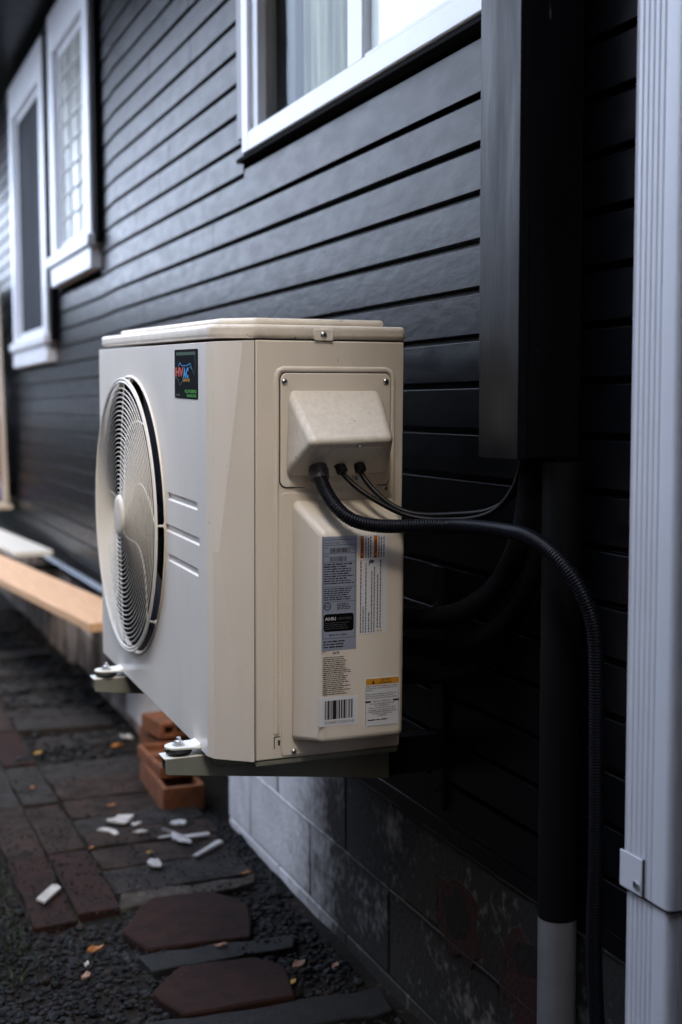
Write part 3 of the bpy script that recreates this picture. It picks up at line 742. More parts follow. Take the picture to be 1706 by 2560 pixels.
# lower service cover
bm = bmesh.new(); prism(bm, rrect(.7685, .984, .6115, 1.1015, .006), 1, 2.1978, 2.2003); low_c = obj('service_cover', bm, M['unit'], ac, bevel=.001)
bm = bmesh.new()
base = [(.785, 1.090), (.992, 1.090), (.998, .640), (.785, .640)]; face = [(.8135, 1.036), (.9745, 1.036), (.9745, .654), (.8135, .654)]
v0 = [bm.verts.new((x, 2.1985, z)) for x, z in base]; v1 = [bm.verts.new((x, 2.110, z)) for x, z in face]
bm.faces.new(v0[::-1]); bm.faces.new(v1)
for i in range(4): bm.faces.new((v0[i], v0[(i + 1) % 4], v1[(i + 1) % 4], v1[i]))
cv = obj('valve_cover', bm, M['unit'], ac, bevel=.011, seg=5)
screw(.7925, 2.196, .6185, .0052, ac)
obj('notch', B((.7555, .7665, 2.1995, 2.2003, .627, .648)), M['unit'], ac); obj('notch_shadow', B((.7545, .7560, 2.1992, 2.2004, .626, .649), (.7545, .7665, 2.1992, 2.2004, .6475, .649), (.7620, .7665, 2.1990, 2.1994, .632, .642)), M['ink'], ac)
# ---- labels on the valve cover (face plane y = 2.110)
LY = 2.1097; TY = 2.1093
rnl = random.Random(11)
lab = obj('rating_label', B((.8128, .8795, LY - .0002, 2.1105, .824, 1.030)), M['lab_silver'], cv); lab['label'] = 'silver rating label with black certification box'
bm = bmesh.new()
for a in ((.8150, .8156, .846, 1.024), (.8766, .8772, .846, 1.024)): quad_side(bm, *a, TY)
for z in (1.0235, 1.014, .999, .983, .9385, .912, .846): quad_side(bm, .815, .8772, z, z + .0007, TY)
text_bm(bm, 'PRODUCT NO.', .817, 1.0165, .0045, None, depth=TY - .0001); text_bm(bm, 'MODEL', .816, 1.0085, .004, .008, depth=TY - .0001); text_bm(bm, 'SERIAL', .816, .9935, .004, .009, depth=TY - .0001)
for z, xa, xb in ((1.0005, .828, .868), (.985, .828, .860)):
    x = xa
    while x < xb: w = rnl.choice((.0004, .0008, .0012)); quad_side(bm, x, x + w, z, z + .0085, TY); x += w + rnl.choice((.0004, .0007, .001))
ink_lines(bm, .8165, .8755, .9435, .982, 9, TY, .55, rnl); ink_lines(bm, .8165, .8755, .9145, .9375, 6, TY, .55, rnl)
ink_lines(bm, .842, .870, .8975, .9095, 4, TY, .55, rnl)
text_bm(bm, 'MADE IN CHINA', .827, .8505, .0052, .034, depth=TY - .0001, bold=.0001)
ink_lines(bm, .816, .858, .828, .843, 3, TY, .55, rnl)
obj('label_print', bm, M['ink'], lab)
bm = bmesh.new(); prism(bm, rrect(.8165, .8745, .8585, .8905, .005), 1, TY - .0001, LY + .0001); obj('black_box', bm, M['lab_black'], lab)
bm = bmesh.new(); text_bm(bm, 'AHRI', .819, .879, .0085, .021, depth=TY - .0003, bold=.0002); obj('mark_text', bm, M['inkw'], lab)
bm = bmesh.new(); text_bm(bm, 'CERTIFIED', .842, .8795, .0058, .028, depth=TY - .0003); ink_lines(bm, .819, .872, .862, .876, 4, TY - .0003, .25, rnl); obj('mark_text', bm, M['ink2'], lab)
bm = bmesh.new()
for i in range(40):
    a, c = 2 * pi * i / 40, 2 * pi * (i + 1) / 40
    bm.faces.new([bm.verts.new((.8235 + r * cos(q), TY, .9045 + r * sin(q))) for r, q in ((.0072, a), (.0072, c), (.0055, c), (.0055, a))])
text_bm(bm, 'ETL', .8235, .9025, .0058, None, depth=TY - .0001, align='CENTER', bold=.0002); obj('round_mark', bm, M['ink'], lab)
# warning label
lab = obj('warning_label', B((.8840, .9395, LY - .0002, 2.1105, .8495, 1.030)), M['lab_white'], cv); lab['label'] = 'white warning label with two orange headers'
for x in (.8862, .9125):
    bm = bmesh.new(); quad_side(bm, x, x + .0070, .988, 1.0285, TY); o = obj('orange_header', bm, M['orange'], lab)
    bm = bmesh.new(); text_bm(bm, 'WARNING', x + .0058, .9965, .0062, .026, depth=TY - .0003, rot=True, bold=.0002)
    bm.faces.new([bm.verts.new(p) for p in ((x + .006, TY - .0003, .9905), (x + .001, TY - .0003, .9935), (x + .001, TY - .0003, .9885))]); obj('header_text', bm, M['ink'], o)
bm = bmesh.new()
for x in (.8957, .9008, .9053, .9215, .9262, .9312): 
    z = .989
    while z < 1.026: e = z + rnl.uniform(.002, .006); quad_side(bm, x, x + .0024, z, min(e, 1.027), TY); z = e + .0012
for x, top in ((.8865, .985), (.8915, .90), (.8965, .978), (.9025, .89), (.9080, .965), (.9130, .972), (.9195, .958), (.9250, .985)):
    z = .852 if x < .919 else .8585
    while z < top: e = z + rnl.uniform(.002, .007); quad_side(bm, x, x + .0023, z, min(e, top), TY); z = e + .001
for i in range(24):
    a, c = 2 * pi * i / 24, 2 * pi * (i + 1) / 24
    bm.faces.new([bm.verts.new(p) for p in ((.9085, TY, .9815), (.9085 + .0052 * cos(a), TY, .9815 + .0034 * sin(a)), (.9085 + .0052 * cos(c), TY, .9815 + .0034 * sin(c)))])
quad_side(bm, .903, .9045, .9745, .980, TY)
obj('label_print', bm, M['ink2'], lab)
bm = bmesh.new()
for x in (.9190, .9250): bm.faces.new([bm.verts.new(p) for p in ((x, TY, .8545), (x + .0045, TY, .8522), (x + .0045, TY, .8568))])
obj('yellow_triangle', bm, M['amber'], lab)
# printed note
bm = bmesh.new(); text_bm(bm, 'NOTE', .8405, .8170, .0062, .0125, depth=TY, bold=.0002, align='CENTER')
zz = .8135
for grp in (2, 4, 3, 3, 5, 3):
    quad_side(bm, .8125, .8133, zz - .0018, zz - .0006, TY)
    ink_lines(bm, .8150, .8700, zz - .00355 * grp, zz, grp, TY, .42, rnl); zz -= .00355 * grp
obj('printed_note', bm, M['ink'], cv)
# barcode sticker
lab = obj('barcode_sticker', B((.8085, .8845, LY - .0003, 2.1105, .6855, .7385)), M['lab_white'], cv)
bm = bmesh.new(); x = .8195; pat = [2, 1, 1, 2, 4, 1, 2, 2, 2, 1, 9, 1, 1, 1, 1, 1, 3, 2, 3, 1, 1, 1, 4, 1, 2, 3, 1, 1, 2, 1, 1, 2, 3, 1]
u = (.8765 - .8195) / sum(pat) * .96
for i, w in enumerate(pat):
    if i % 2 == 0: quad_side(bm, x, x + w * u, .698, .7325, TY - .0002)
    x += w * u
text_bm(bm, 'SN 340089317121804015006B', .8190, .6895, .0078, .0575, depth=TY - .0002); obj('barcode', bm, M['ink'], lab)
# caution sticker
bm = bmesh.new(); prism(bm, rrect(.8975, .9665, .6770, .7675, .003), 1, LY - .0003, 2.1105); lab = obj('caution_sticker', bm, M['lab_white'], cv)
bm = bmesh.new(); prism(bm, rrect(.8995, .9650, .7545, .7660, .002), 1, TY - .0002, LY); hd = obj('amber_header', bm, M['amber'], lab)
bm = bmesh.new(); text_bm(bm, 'CAUTION', .938, .7612, .0050, .020, depth=TY - .0004, align='CENTER', bold=.0001); text_bm(bm, 'ATTENTION', .938, .7560, .0050, .024, depth=TY - .0004, align='CENTER', bold=.0001)
bm.faces.new([bm.verts.new(p) for p in ((.9105, TY - .0004, .7562), (.9175, TY - .0004, .7562), (.914, TY - .0004, .7630))]); obj('header_text', bm, M['ink'], hd)
bm = bmesh.new()
for i, s in enumerate(('High Pressure R-410A Refrigerant Operating', 'pressures may exceed limits and/or service', 'equipment.', '', 'Haute pression Refrigerant R-410A Pression', 'de fonctionnement pouvant exceder les', 'limites des equipements de service ou R-22')):
    if s: text_bm(bm, s, .9005, .7505 - i * .0036, .0037, .0625 * len(s) / 43, depth=TY - .0003, bold=.00005)
quad_side(bm, .8985, .9095, .7215, .7250, TY - .0003); quad_side(bm, .9535, .9655, .7215, .7250, TY - .0003)
text_bm(bm, 'SERVICE : SERVICES', .9315, .7218, .0044, .036, depth=TY - .0003, align='CENTER')
for i, s in enumerate(('USE ONLY R-410A REFRIGERANT AND', 'POE COMPRESSOR OIL.', 'Refer to product literature before', 'installing or servicing this unit.', 'UTILISER SEULEMENT REFRIGERANT R-410A', 'ET HUILE POLYOLESTER POUR', 'COMPRESSEUR.')):
    text_bm(bm, s, .932, .7175 - i * .0037, .0036, .058 * len(s) / 37, depth=TY - .0003, align='CENTER', bold=.00004)
ink_lines(bm, .9035, .950, .6865, .6915, 1, TY - .0003, .4, rnl)
for a, c, z in ((.8990, .9650, .678), ): quad_side(bm, a + .003, c - .003, z, z + .0005, TY - .0003)
quad_side(bm, .8990, .8995, .680, .754, TY - .0003); quad_side(bm, .9645, .9650, .680, .754, TY - .0003)
obj('label_print', bm, M['ink'], lab)
# ---- dark sticker on the front panel (plane x = .640)
bm = bmesh.new(); prism(bm, rrect(2.294, 2.459, 1.268, 1.3605, .004), 0, .6392, .6405); stk = obj('service_sticker', bm, M['lab_black'], ac); stk['label'] = 'black sticker with red and blue logo and green text'
FXT = .6388
bm = bmesh.new(); text_bm(bm, 'HV', 2.452, 1.3105, .022, .060, 'front', FXT, bold=.0012); obj('logo_red', bm, M['redp'], stk)
bm = bmesh.new(); text_bm(bm, 'AC', 2.392, 1.3075, .026, .038, 'front', FXT - .0002, bold=.0014); obj('logo_blue', bm, M['bluep'], stk)
def ribbon(pts, m, r=.0010):
    bm = bmesh.new(); tube(bm, [(FXT, a, c) for a, c in pts], r, 4, flat=(0, .2)); obj('logo_line', bm, m, stk)
ribbon([(2.455, 1.305), (2.445, 1.3075), (2.43, 1.302), (2.418, 1.293), (2.41, 1.296), (2.39, 1.304), (2.35, 1.328), (2.33, 1.323), (2.315, 1.312), (2.312, 1.32), (2.308, 1.335), (2.314, 1.348)], M['dgreen'])
ribbon([(2.43, 1.329), (2.418, 1.336), (2.405, 1.330), (2.37, 1.330), (2.345, 1.334), (2.33, 1.322)], M['bluep'])
bm = bmesh.new(); text_bm(bm, 'SERVICES', 2.398, 1.3005, .0070, .050, 'front', FXT, bold=.0002); obj('tagline', bm, M['amber'], stk)
bm = bmesh.new(); text_bm(bm, 'CALL FOR SERVICE', 2.384, 1.2795, .0078, .082, 'front', FXT, bold=.0004); text_bm(bm, '503-808-7350', 2.368, 1.2715, .0078, .066, 'front', FXT, bold=.0004); obj('phone_text', bm, M['green'], stk)
bm = bmesh.new(); text_bm(bm, 'CCB', 2.452, 1.2725, .0050, .034, 'front', FXT, bold=.0003)
obj('header_text', bm, M['dgreen'], stk); bm = bmesh.new()
for j in range(14): 
    y = 2.444 - .0098 * j; bm.faces.new([bm.verts.new(p) for p in ((FXT, y, 1.3495), (FXT, y - .0075, 1.3495), (FXT, y - .0075, 1.3555), (FXT, y, 1.3555))])
tag(obj('header_print', bm, M['dgreen'], stk), kind='stuff')

# feet
def foot(yc, zt):
    bm = bmesh.new(); pts = [(.600 + .024 * cos(R(a)), yc + .022 * sin(R(a))) for a in range(90, 271, 15)] + [(.662, yc - .030), (.662, yc + .030)]
    prism(bm, pts, 2, zt + .010, zt + .0145); f = obj('mounting_foot', bm, M['foot'], ac, bevel=.001)
    bm = bmesh.new(); prism(bm, [(.628, zt + .0148), (.664, zt + .026), (.664, zt + .014), (.630, zt + .012)], 1, yc - .022, yc + .022); obj('foot_rise', bm, M['foot'], f, bevel=.002)
    bm = bmesh.new(); lathe(bm, [(0, 0), (.024, 0), (.026, .004), (.024, .0098), (0, .0098)], (.603, yc, zt), (0, 0, 1), 24); obj('rubber_pad', bm, M['rubber'], f, smooth=True)
    bm = bmesh.new(); lathe(bm, [(0, 0), (.0125, 0), (.0125, .0018), (.006, .002)], (.603, yc, zt + .0147), (0, 0, 1), 24); obj('washer', bm, M['metal'], f, smooth=True, angle=40)
    bm = bmesh.new(); lathe(bm, [(0, 0), (.0085, 0), (.0085, .006), (.005, .0072), (.0048, .0072), (.0045, .013), (0, .0135)], (.603, yc, zt + .0165), (0, 0, 1), 6); obj('bolt', bm, M['metal'], f, bevel=.0004)
foot(2.312, .6045); foot(2.975, .6045 )
ac.rotation_euler.x = .0265

# brackets
def bracket(y, zt, label):
    b = empty('wall_bracket', (1.14, y, zt - .3)); tag(b, label, 'bracket', 'metal brackets carrying the air conditioner')
    bm = bmesh.new(); prism(bm, [(.572, zt - .028), (.576, zt - .032), (1.028, zt - .0885), (1.028, zt - .0032), (.572, zt - .0032)], 1, y, y + .003); arm = obj('arm', bm, M['arm'], b, bevel=.0008)
    obj('shaded_arm_end', B((1.02, 1.150, y + .004, y + .038, zt - .085, zt - .01)), M['siding'], b)  # wall end of the arm, coloured black in place of shade
    obj('top_flange', B((.570, 1.03, y - .0005, y + .044, zt - .003, zt)), M['foot'], b, bevel=.001)
    bm = bmesh.new(); prism(bm, [(.576, zt - .03), (1.028, zt - .086), (1.028, zt - .0034), (.576, zt - .0034)], 1, y + .040, y + .043); obj('arm', bm, M['arm'], b)
    obj('wall_leg', B((1.146, 1.1545, y - .003, y + .047, zt - .17, zt + .33)), M['siding'], b, bevel=.001)
    for zz in (zt + .25, zt - .13):
        bm = bmesh.new(); lathe(bm, [(0, 0), (.009, 0), (.009, .006), (0, .007)], (1.1459, y + .022, zz), (-1, 0, 0), 6); obj('bolt', bm, M['paintpipe'], b)
bracket(2.290, .604, 'nearer metal bracket arm under the air conditioner, beside the orange clay blocks')
bracket(2.958, .622, 'farther metal bracket arm under the air conditioner, in front of the tan plank')

# ------------------------------------------------------------------ conduit and cables
def fitting(p, d, r, m, parent):
    bm = bmesh.new(); p = Vector(p); d = Vector(d).normalized()
    lathe(bm, [(0, -.004), (r * 1.35, -.004), (r * 1.35, .004), (r * 1.15, .0045), (r * 1.2, .012), (r * 1.25, .018), (r * 1.02, .020), (0, .020)], p, d, 10)
    return obj('fitting', bm, m, parent, bevel=.0008)
cpts = [(.826, 2.152, 1.155), (.824, 2.142, 1.138), (.827, 2.118, 1.108), (.838, 2.088, 1.078), (.862, 2.068, 1.057), (.905, 2.055, 1.047), (.960, 2.040, 1.046), (1.015, 2.015, 1.047),
        (1.035, 1.945, 1.050), (1.045, 1.870, 1.051), (1.048, 1.795, 1.049), (1.056, 1.736, 1.031), (1.068, 1.702, 1.004), (1.082, 1.680, .968), (1.095, 1.668, .92), (1.10, 1.666, .86), (1.102, 1.665, .74), (1.104, 1.665, .55), (1.104, 1.668, .42), (1.110, 1.668, .30), (1.118, 1.662, .15), (1.120, 1.655, G - .02)]
sp = smoothpath(cpts, 6)
L = [0]
for a, b in zip(sp, sp[1:]): L.append(L[-1] + (b - a).length)
def resample(sp, L, step):
    out = []; d = 0; i = 0
    while d < L[-1]:
        while L[i + 1] < d: i += 1
        t = (d - L[i]) / (L[i + 1] - L[i]); out.append(sp[i].lerp(sp[i + 1], t)); d += step
    return out
rs = resample(sp, L, .0012)
bm = bmesh.new(); tube(bm, rs, lambda i: .0122 + .0006 * (1 if i % 4 < 2 else -1), 14)
cond = obj('conduit', bm, M['conduit'], smooth=True, angle=70); tag(cond, 'ribbed black flexible conduit curving from the unit hood to the wall', 'conduit')
bm = bmesh.new(); d = Vector((-.02, -.35, -.85)).normalized(); p = Vector((.826, 2.158, 1.168))
lathe(bm, [(0, 0), (.020, 0), (.0205, .010), (.0165, .011), (.0165, .024), (.0185, .026), (.0180, .044), (.0145, .047), (0, .047)], p, d, 24); obj('fitting', bm, M['gland'], cond, smooth=True, angle=40)
def cable(pts, r, label):
    bm = bmesh.new(); tube(bm, smoothpath(pts, 8), r, 10)
    c = obj('cable', bm, M['cable'], smooth=True, angle=80); tag(c, label, 'cable', 'thin black cables leaving the hood'); 
    fitting(pts[0], Vector(pts[1]) - Vector(pts[0]), .0088, M['rubber'], c); return c
cable([(.866, 2.150, 1.154), (.870, 2.138, 1.135), (.890, 2.110, 1.108), (.925, 2.085, 1.082), (.965, 2.062, 1.062), (1.01, 2.030, 1.056), (1.055, 1.975, 1.063), (1.085, 1.945, 1.085), (1.10, 1.915, 1.13), (1.105, 1.895, 1.20)], .0050, 'thin black cable from the middle gland under the hood, running beside the conduit')
cable([(.903, 2.148, 1.156), (.906, 2.138, 1.134), (.922, 2.112, 1.103), (.950, 2.085, 1.076), (.985, 2.058, 1.064), (1.03, 2.015, 1.066), (1.07, 1.965, 1.075), (1.10, 1.935, 1.10), (1.115, 1.905, 1.14), (1.118, 1.885, 1.20)], .0050, 'thin black cable from the gland nearest the wall under the hood')
def lineset(pts, r, label, m=M['foam']):
    bm = bmesh.new(); q = resample(*(lambda s: (s, [sum((s[i + 1] - s[i]).length for i in range(k)) for k in range(len(s))]))(smoothpath(pts, 5)), .01)
    rn = random.Random(int(r * 1e5) + len(pts)); jit = [rn.uniform(-.0008, .0008) for _ in q]
    tube(bm, q, lambda i: r + jit[i], 14); o = obj('insulated_pipe', bm, m, smooth=True, angle=80); tag(o, label, 'pipe', 'insulated refrigerant pipes between unit and chase')
lineset([(1.105, 1.868, 1.20), (1.10, 1.870, 1.12), (1.095, 1.885, 1.04), (1.09, 1.935, .965), (1.085, 2.00, .915), (1.07, 2.10, .87), (1.05, 2.25, .845), (1.03, 2.40, .84)], .021, 'upper thick black foam covered pipe running behind the unit')
lineset([(1.115, 1.855, 1.20), (1.12, 1.862, 1.10), (1.12, 1.89, .98), (1.115, 1.96, .89), (1.105, 2.06, .83), (1.09, 2.20, .79), (1.05, 2.36, .775), (1.03, 2.42, .77)], .019, 'middle black foam covered pipe running behind the unit')
lineset([(1.125, 1.88, 1.20), (1.13, 1.90, 1.05), (1.13, 1.96, .90), (1.13, 2.05, .80), (1.115, 2.16, .745), (1.09, 2.30, .715), (1.05, 2.40, .70)], .016, 'lowest black foam covered pipe running behind the unit')
# drain pipe
dp = empty('drain_pipe', (1.12, 1.80, G)); tag(dp, 'upright plastic pipe against the foundation, painted black above and bare white below', 'pipe')
bm = bmesh.new(); lathe(bm, [(0, 0), (.0325, 0), (.0325, .474), (0, .474)], (1.122, 1.806, G - .02), (0, 0, 1), 40); obj('bare_pipe', bm, M['pvc'], dp, smooth=True, angle=60)
bm = bmesh.new(); lathe(bm, [(0, 0), (.0329, 0), (.0329, .765), (0, .765)], (1.122, 1.806, .400), (0, 0, 1), 40); obj('painted_pipe', bm, M['paintpipe'], dp, smooth=True, angle=60)

# ------------------------------------------------------------------ clay blocks in the crawl space opening
def clay_block(x0, x1, y0, y1, z0, z1, rz, label, holes='top'):
    t = .016; cx, cy = (x0 + x1) / 2, (y0 + y1) / 2; b = bmesh.new(); hx, hy, h = (x1 - x0) / 2, (y1 - y0) / 2, z1 - z0
    box(b, -hx, hx, -hy, hy, 0, h)
    o = obj('clay_block', b, M['clay']); cs = []
    for k in range(2):
        c = bmesh.new()
        if holes == 'top': ya, yb = (-hy + t, -t / 2) if k == 0 else (t / 2, hy - t); box(c, -hx + t, hx - t, ya, yb, t, h + .05)
        else: xa, xb = (-hx + t, -t / 2) if k == 0 else (t / 2, hx - t); box(c, xa, xb, -hy - .05, hy * .6, t, h - t)
        cs.append(obj('c', c, M['clay']))
    boolean(o, cs)
    bv = o.modifiers.new('bevel', 'BEVEL'); bv.width = .0035; bv.segments = 2; bv.limit_method = 'ANGLE'
    for p in o.data.polygons: p.use_smooth = True
    o.data.set_sharp_from_angle(angle=R(40))
    o.location = (cx, cy, z0); o.rotation_euler = (0, 0, rz)
    tag(o, label, 'clay block', 'orange hollow clay blocks by the foundation opening')
clay_block(.995, 1.135, 3.99, 4.38, G - .012, .018, R(-2), 'orange hollow clay block at the bottom of the stack, nearest the pale scraps')
clay_block(1.000, 1.140, 4.09, 4.40, .020, .062, R(1), 'orange open clay block resting on the bottom block, right behind the bracket tip')
clay_block(1.085, 1.215, 4.47, 4.72, G - .012, .045, R(3), 'orange clay block at the bottom rear, touching the pale foundation end')
clay_block(1.075, 1.195, 4.43, 4.62, .063, .122, R(8), 'orange clay block highest in the rear with its hole facing the camera', 'front')

# ------------------------------------------------------------------ planks along the wall
def plank(name, x, y, z, yaw, w, Lh, t, m, label, cat, extra=None):
    bm = bmesh.new(); box(bm, -w / 2, w / 2, 0, Lh, 0, t)
    o = obj(name, bm, m, bevel=.003); o.location = (x, y, z); o.rotation_euler = (0, 0, yaw); tag(o, label, cat); return o
plank('wood_plank', 1.018, 4.745, .414, R(6.0), .235, 3.9, .036, M['wood'], 'long tan wooden plank lying raised along the house wall', 'plank')
plank('white_board', 1.035, 6.95, .452, R(4.5), .20, 2.4, .03, M['whiteboard'], 'short white board lying on top of the tan plank', 'board')
plank('metal_flashing', 1.128, 5.36, .4515, R(1.2), .040, 2.4, .004, M['steel'], 'blue-grey metal flashing strip between the tan plank and the wall', 'flashing')
for x, y, lb in ((.93, 5.30, 'nearer dark wall cleat under the tan plank'), (.80, 6.90, 'farther dark wall cleat under the tan plank')):
    tag(obj('wall_cleat', B((x, 1.158, y - .02, y + .02, .384, .4135)), M['paintpipe'], bevel=.002), lb, 'cleat', 'dark cleats under the plank')
# far odds and ends
bm = bmesh.new(); box(bm, 0, .012, 0, 1.1, 0, 1.45); o = obj('plywood_sheet', bm, M['ply'], bevel=.001); o.location = (1.12, 8.66, .62); o.rotation_euler = (0, R(-1), 0); tag(o, 'beige plywood sheet standing against the wall left of the farthest window', 'plywood')
obj_s = plank('sheet_shelf', 1.08, 8.6, .58, 0, .14, 1.3, .03, M['ply'], 'narrow ledge board under the plywood sheet', 'board')
bm = bmesh.new(); pts = []
for i in range(40):
    a = i * .62; pts.append((1.09 + .006 * sin(i), 8.93 + .10 * cos(a), 1.02 + .20 * sin(a) + (-.006 * i)))
tube(bm, smoothpath([(1.10, 8.98, 1.30)] + pts[:14] + [(1.07, 8.86, .80), (1.05, 8.8, .66)], 4), .013, 8); o = obj('extension_cord', bm, M['cordm'], smooth=True, angle=80); tag(o, 'orange extension cord hanging against the far dark wall', 'cord')
bm = bmesh.new(); bmesh.ops.create_icosphere(bm, subdivisions=3, radius=.075)
for v in bm.verts: v.co *= 1 + .35 * noise.noise(v.co * 22); v.co.z *= .7
o = obj('bundled_tarp', bm, M['blue'], smooth=True, angle=80); o.location = (1.08, 9.05, .655); tag(o, 'small crumpled blue bundle on the ledge below the orange cord', 'tarp')

# ------------------------------------------------------------------ debris on the path
def chip(pts, z, m, name, label, cat, th=.003, seed=0, curl=.006, group=None):
    rn = random.Random(seed); bm = bmesh.new(); c = sum((Vector(p) for p in pts), Vector((0, 0))) / len(pts)
    top = [bm.verts.new((p[0] - c.x, p[1] - c.y, th + rn.uniform(0, curl))) for p in pts]; bot = [bm.verts.new((p[0] - c.x, p[1] - c.y, 0)) for p in pts]
    ct = bm.verts.new((0, 0, th + curl * .2)); cb = bm.verts.new((0, 0, 0)); n = len(pts)
    for i in range(n):
        j = (i + 1) % n; bm.faces.new((top[i], top[j], ct)); bm.faces.new((bot[j], bot[i], cb)); bm.faces.new((top[i], bot[i], bot[j], top[j]))
    o = obj(name, bm, m, bevel=.0006); o.location = (c.x, c.y, z); tag(o, label, cat, group); return o
def blob(cx, cy, rx, ry, seed, n=11, j=.42):
    rn = random.Random(seed); return [(cx + rx * cos(2 * pi * i / n) * (1 + rn.uniform(-j, j)), cy + ry * sin(2 * pi * i / n) * (1 + rn.uniform(-j, j))) for i in range(n)]
GC = 'white scraps scattered on the pavers'
zt = G + .004
chip(blob(.842, 3.94, .040, .035, 1), zt, M['chip'], 'white_scrap', 'largest jagged white scrap on the pavers, left of the others', 'scrap', group=GC, seed=1)
chip(blob(.870, 3.875, .013, .014, 2), zt, M['chip'], 'white_scrap', 'tiny white crumb just below the largest scrap', 'scrap', group=GC, seed=2)
chip([(.745, 3.865), (.765, 3.875), (.785, 3.865), (.800, 3.83), (.80, 3.80), (.788, 3.80), (.778, 3.835), (.760, 3.85)], zt, M['chip'], 'white_scrap', 'curved white sliver at the left end of the scraps', 'scrap', group=GC, seed=3)
chip(blob(.868, 3.80, .026, .012, 4), zt, M['chip'], 'white_scrap', 'flat oval white scrap below the largest scrap', 'scrap', group=GC, seed=4)
chip(blob(.997, 3.83, .022, .020, 5), zt, M['chip'], 'white_scrap', 'small white scrap above the forked scrap, nearest the clay blocks', 'scrap', group=GC, seed=5)
chip([(.935, 3.80), (.955, 3.755), (.94, 3.70), (.955, 3.665), (.99, 3.64), (.985, 3.69), (.98, 3.71), (1.055, 3.705), (1.058, 3.688), (.985, 3.68)][::1], zt, M['chip'], 'white_scrap', 'forked white scrap with a long thin tail', 'scrap', group=GC, seed=6)
chip([(.905, 3.72), (.905, 3.73), (.955, 3.735), (.955, 3.722)], zt, M['chip'], 'white_scrap', 'thin white splinter left of the forked scrap', 'scrap', group=GC, seed=7, curl=.002)
chip(blob(.842, 3.515, .020, .036, 8, j=.15), zt, M['chip'], 'white_scrap', 'oval white scrap alone on the lower paver', 'scrap', group=GC, seed=8)
GS = 'pale wooden shims on the pavers'
chip([(.957, 3.525), (.970, 3.520), (1.075, 3.610), (1.068, 3.625), (1.055, 3.622)], zt, M['chip'], 'wood_shim', 'long pale wooden shim lying aslant on the right pavers', 'shim', th=.006, seed=9, curl=.002, group=GS)
chip([(.485, 3.365), (.502, 3.335), (.560, 3.42), (.556, 3.445), (.540, 3.45)], zt, M['chip'], 'wood_shim', 'short pale wooden shim on the leftmost paver column', 'shim', th=.006, seed=10, curl=.003, group=GS)
LG = 'fallen leaves on the ground'
def leaf(x, y, s, a, m, label, seed, z=G + .004):
    pts = [(x + s * (cos(a) * u - sin(a) * v), y + s * (sin(a) * u + cos(a) * v)) for u, v in ((-1, 0), (-.6, .3), (0, .42), (.6, .28), (1, 0), (.5, -.32), (0, -.4), (-.6, -.3))]
    chip(pts, z, m, 'leaf', label, 'leaf', th=.0008, seed=seed, curl=s * .35, group=LG)
leaf(.852, 3.615, .012, .3, M['leaf3'], 'tiny yellow leaf on the paver between the forked scrap and the oval scrap', 21)
leaf(1.053, 3.325, .018, .2, M['leaf'], 'bright orange leaf on the edging stone near the foundation', 22, G + .012)
leaf(.572, 3.01, .026, .5, M['leaf'], 'brown orange leaf on the gravel left of the stepping stone', 23, G + .0)
leaf(.523, 2.872, .020, .9, M['leaf2'], 'dull brown leaf on the gravel nearest the left edge of the picture', 24, G + .0)
leaf(.535, 2.93, .014, 1.2, M['chip'], 'pale narrow leaf on the gravel just above the dull brown leaf', 25, G + .002)
leaf(.857, 2.905, .018, 0, M['leaf2'], 'faint brown leaf on the slab between the two stepping stones', 26, G + .006)
leaf(.997, 2.735, .028, .7, M['leaf2'], 'crumpled pinkish leaf right of the lower stepping stone', 27, G + .004)
leaf(.950, 2.645, .014, .9, M['leaf3'], 'small yellow leaf at the right edge of the lower stepping stone', 28, G + .010)
leaf(1.075, 2.70, .018, .9, M['leaf2'], 'pale curled leaf on the dark gravel close to the foundation', 29, G + .002)
leaf(.84, 4.10, .016, .2, M['leaf'], 'orange leaf on the paver above the largest white scrap', 30)
leaf(.63, 4.40, .014, 1.1, M['leaf'], 'orange leaf on the narrow left pavers farther up the path', 31)
leaf(.70, 3.72, .010, .4, M['leaf'], 'tiny orange leaf in the joint left of the curved sliver', 32)
leaf(1.02, 4.84, .03, .4, M['leaf'], 'orange leaf in the dirt beside the orange clay blocks', 33, G)
leaf(1.08, 4.95, .035, 2.2, M['chip'], 'pale scrap leaf standing in the dirt at the far foundation base', 34, G)
leaf(.72, 4.85, .02, .4, M['leaf3'], 'yellow brown leaf in the dirt at the end of the paver rows', 35, G)

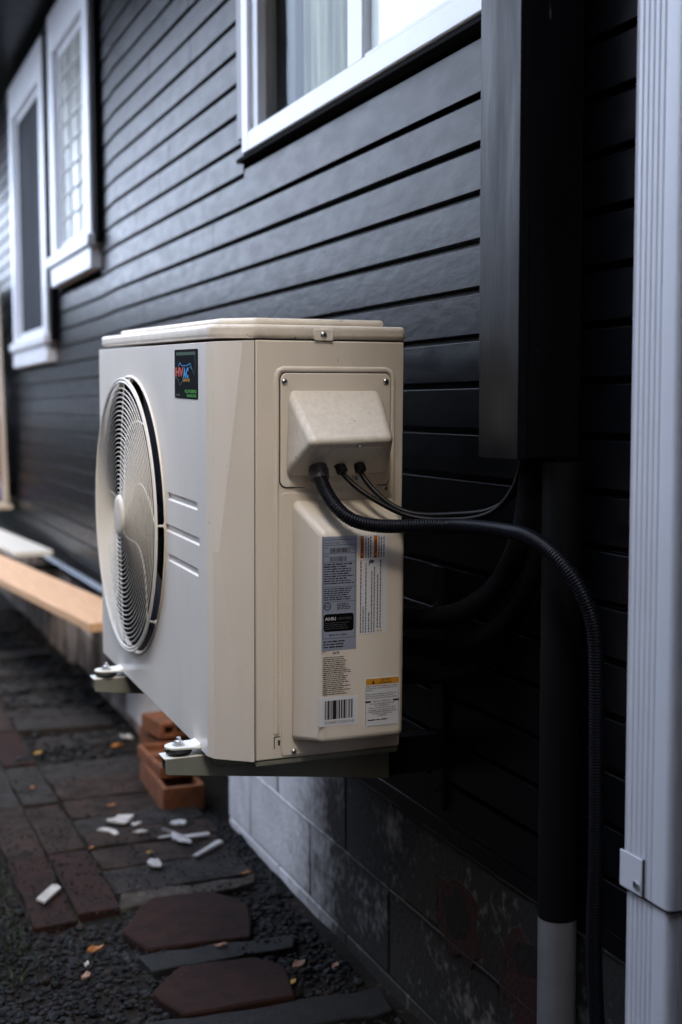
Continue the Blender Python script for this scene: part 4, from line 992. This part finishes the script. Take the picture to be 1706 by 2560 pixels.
# ------------------------------------------------------------------ unseen things added outside the frame to block and bounce light
fence = empty('blocker_fence', (-1.3, 5, G)); tag(fence, 'unseen dark board fence added on the left to block low light', 'fence')  # added out of view, its height set to cut low light
y = -3.0; i = 0
while y < 16:
    obj('fence_board', B((-1.32, -1.298, y, y + .185, G, 2.3 + .008 * sin(i * 2.3))), M['fence'], fence, bevel=.003); y += .195; i += 1
obj('fence_rail', B((-1.297, -1.26, -3, 16, 1.95, 2.04), (-1.297, -1.26, -3, 16, .2, .29)), M['fence'], fence)
nb = empty('added_tan_house', (0, -6, G)); tag(nb, 'unseen tan house added behind the photographer to bounce warm light and block low sun', 'house')  # added out of view: warm bounce for the unit's side, sun cut off low
blocker_hedge = bmesh.new(); rh = random.Random(4)
for _ in range(5200):
    x, y, z = rh.uniform(-5, 4.5), 15.2 + rh.gauss(0, .35), G + 2.7 * rh.random() ** .8
    a = Vector((rh.uniform(-1, 1), rh.uniform(-1, 1), rh.uniform(-1, 1))).normalized() * .12; b2 = a.orthogonal().normalized() * .07
    c0 = Vector((x, y, z)); blocker_hedge.faces.new([blocker_hedge.verts.new(c0 + q) for q in (-a, b2, a, -b2)])
tag(obj('blocker_hedge', blocker_hedge, M['grass']), 'unseen dark foliage added at the far end to block low sky light', 'blocker_hedge')  # added out of view to darken the far siding's low reflections
nb2 = empty('blocker_building', (-3, 0, G)); tag(nb2, 'unseen dark two storey block added on the left to keep sky light off', 'building')  # added out of view to darken the near wall and ground
obj('wall', B((-7, -1.55, -2.4, 2.5, G, 5.2)), M['fence'], nb2); bm = bmesh.new(); prism(bm, [(-7.3, 5.2), (-1.35, 5.2), (-4.3, 6.6)], 1, -2.5, 2.7); obj('roof', bm, M['roof'], nb2)
wing = empty('blocker_wing', (1.5, 0, G)); tag(wing, 'unseen dark wall corner added past the right edge to block light from behind', 'light blocker')  # added out of view to shade the near wall and downspout
i = 0; z = G + .4
while z < 3.25: obj('siding_board', B((.90, .93, -3.2, 1.10, z, z + .087), (.931, 1.15, 1.07, 1.10, z, z + .087)), M['siding'], wing, bevel=.002); z += .0893
obj('base', B((.92, 1.16, -3.2, 1.08, G - .1, G + .398)), M['slab'], wing)
obj('wall', B((-8, .6, -7, -2.6, G, 6.1)), M['stucco'], nb)
bm = bmesh.new(); prism(bm, [(-7.3, 6.1), (-2.3, 6.1), (-4.8, 7.7)], 0, -8.4, .8); obj('roof', bm, M['roof'], nb)
obj('window', B((-3.4, -2, -2.6, -2.56, 1.1, 2.4)), M['trim'], nb)
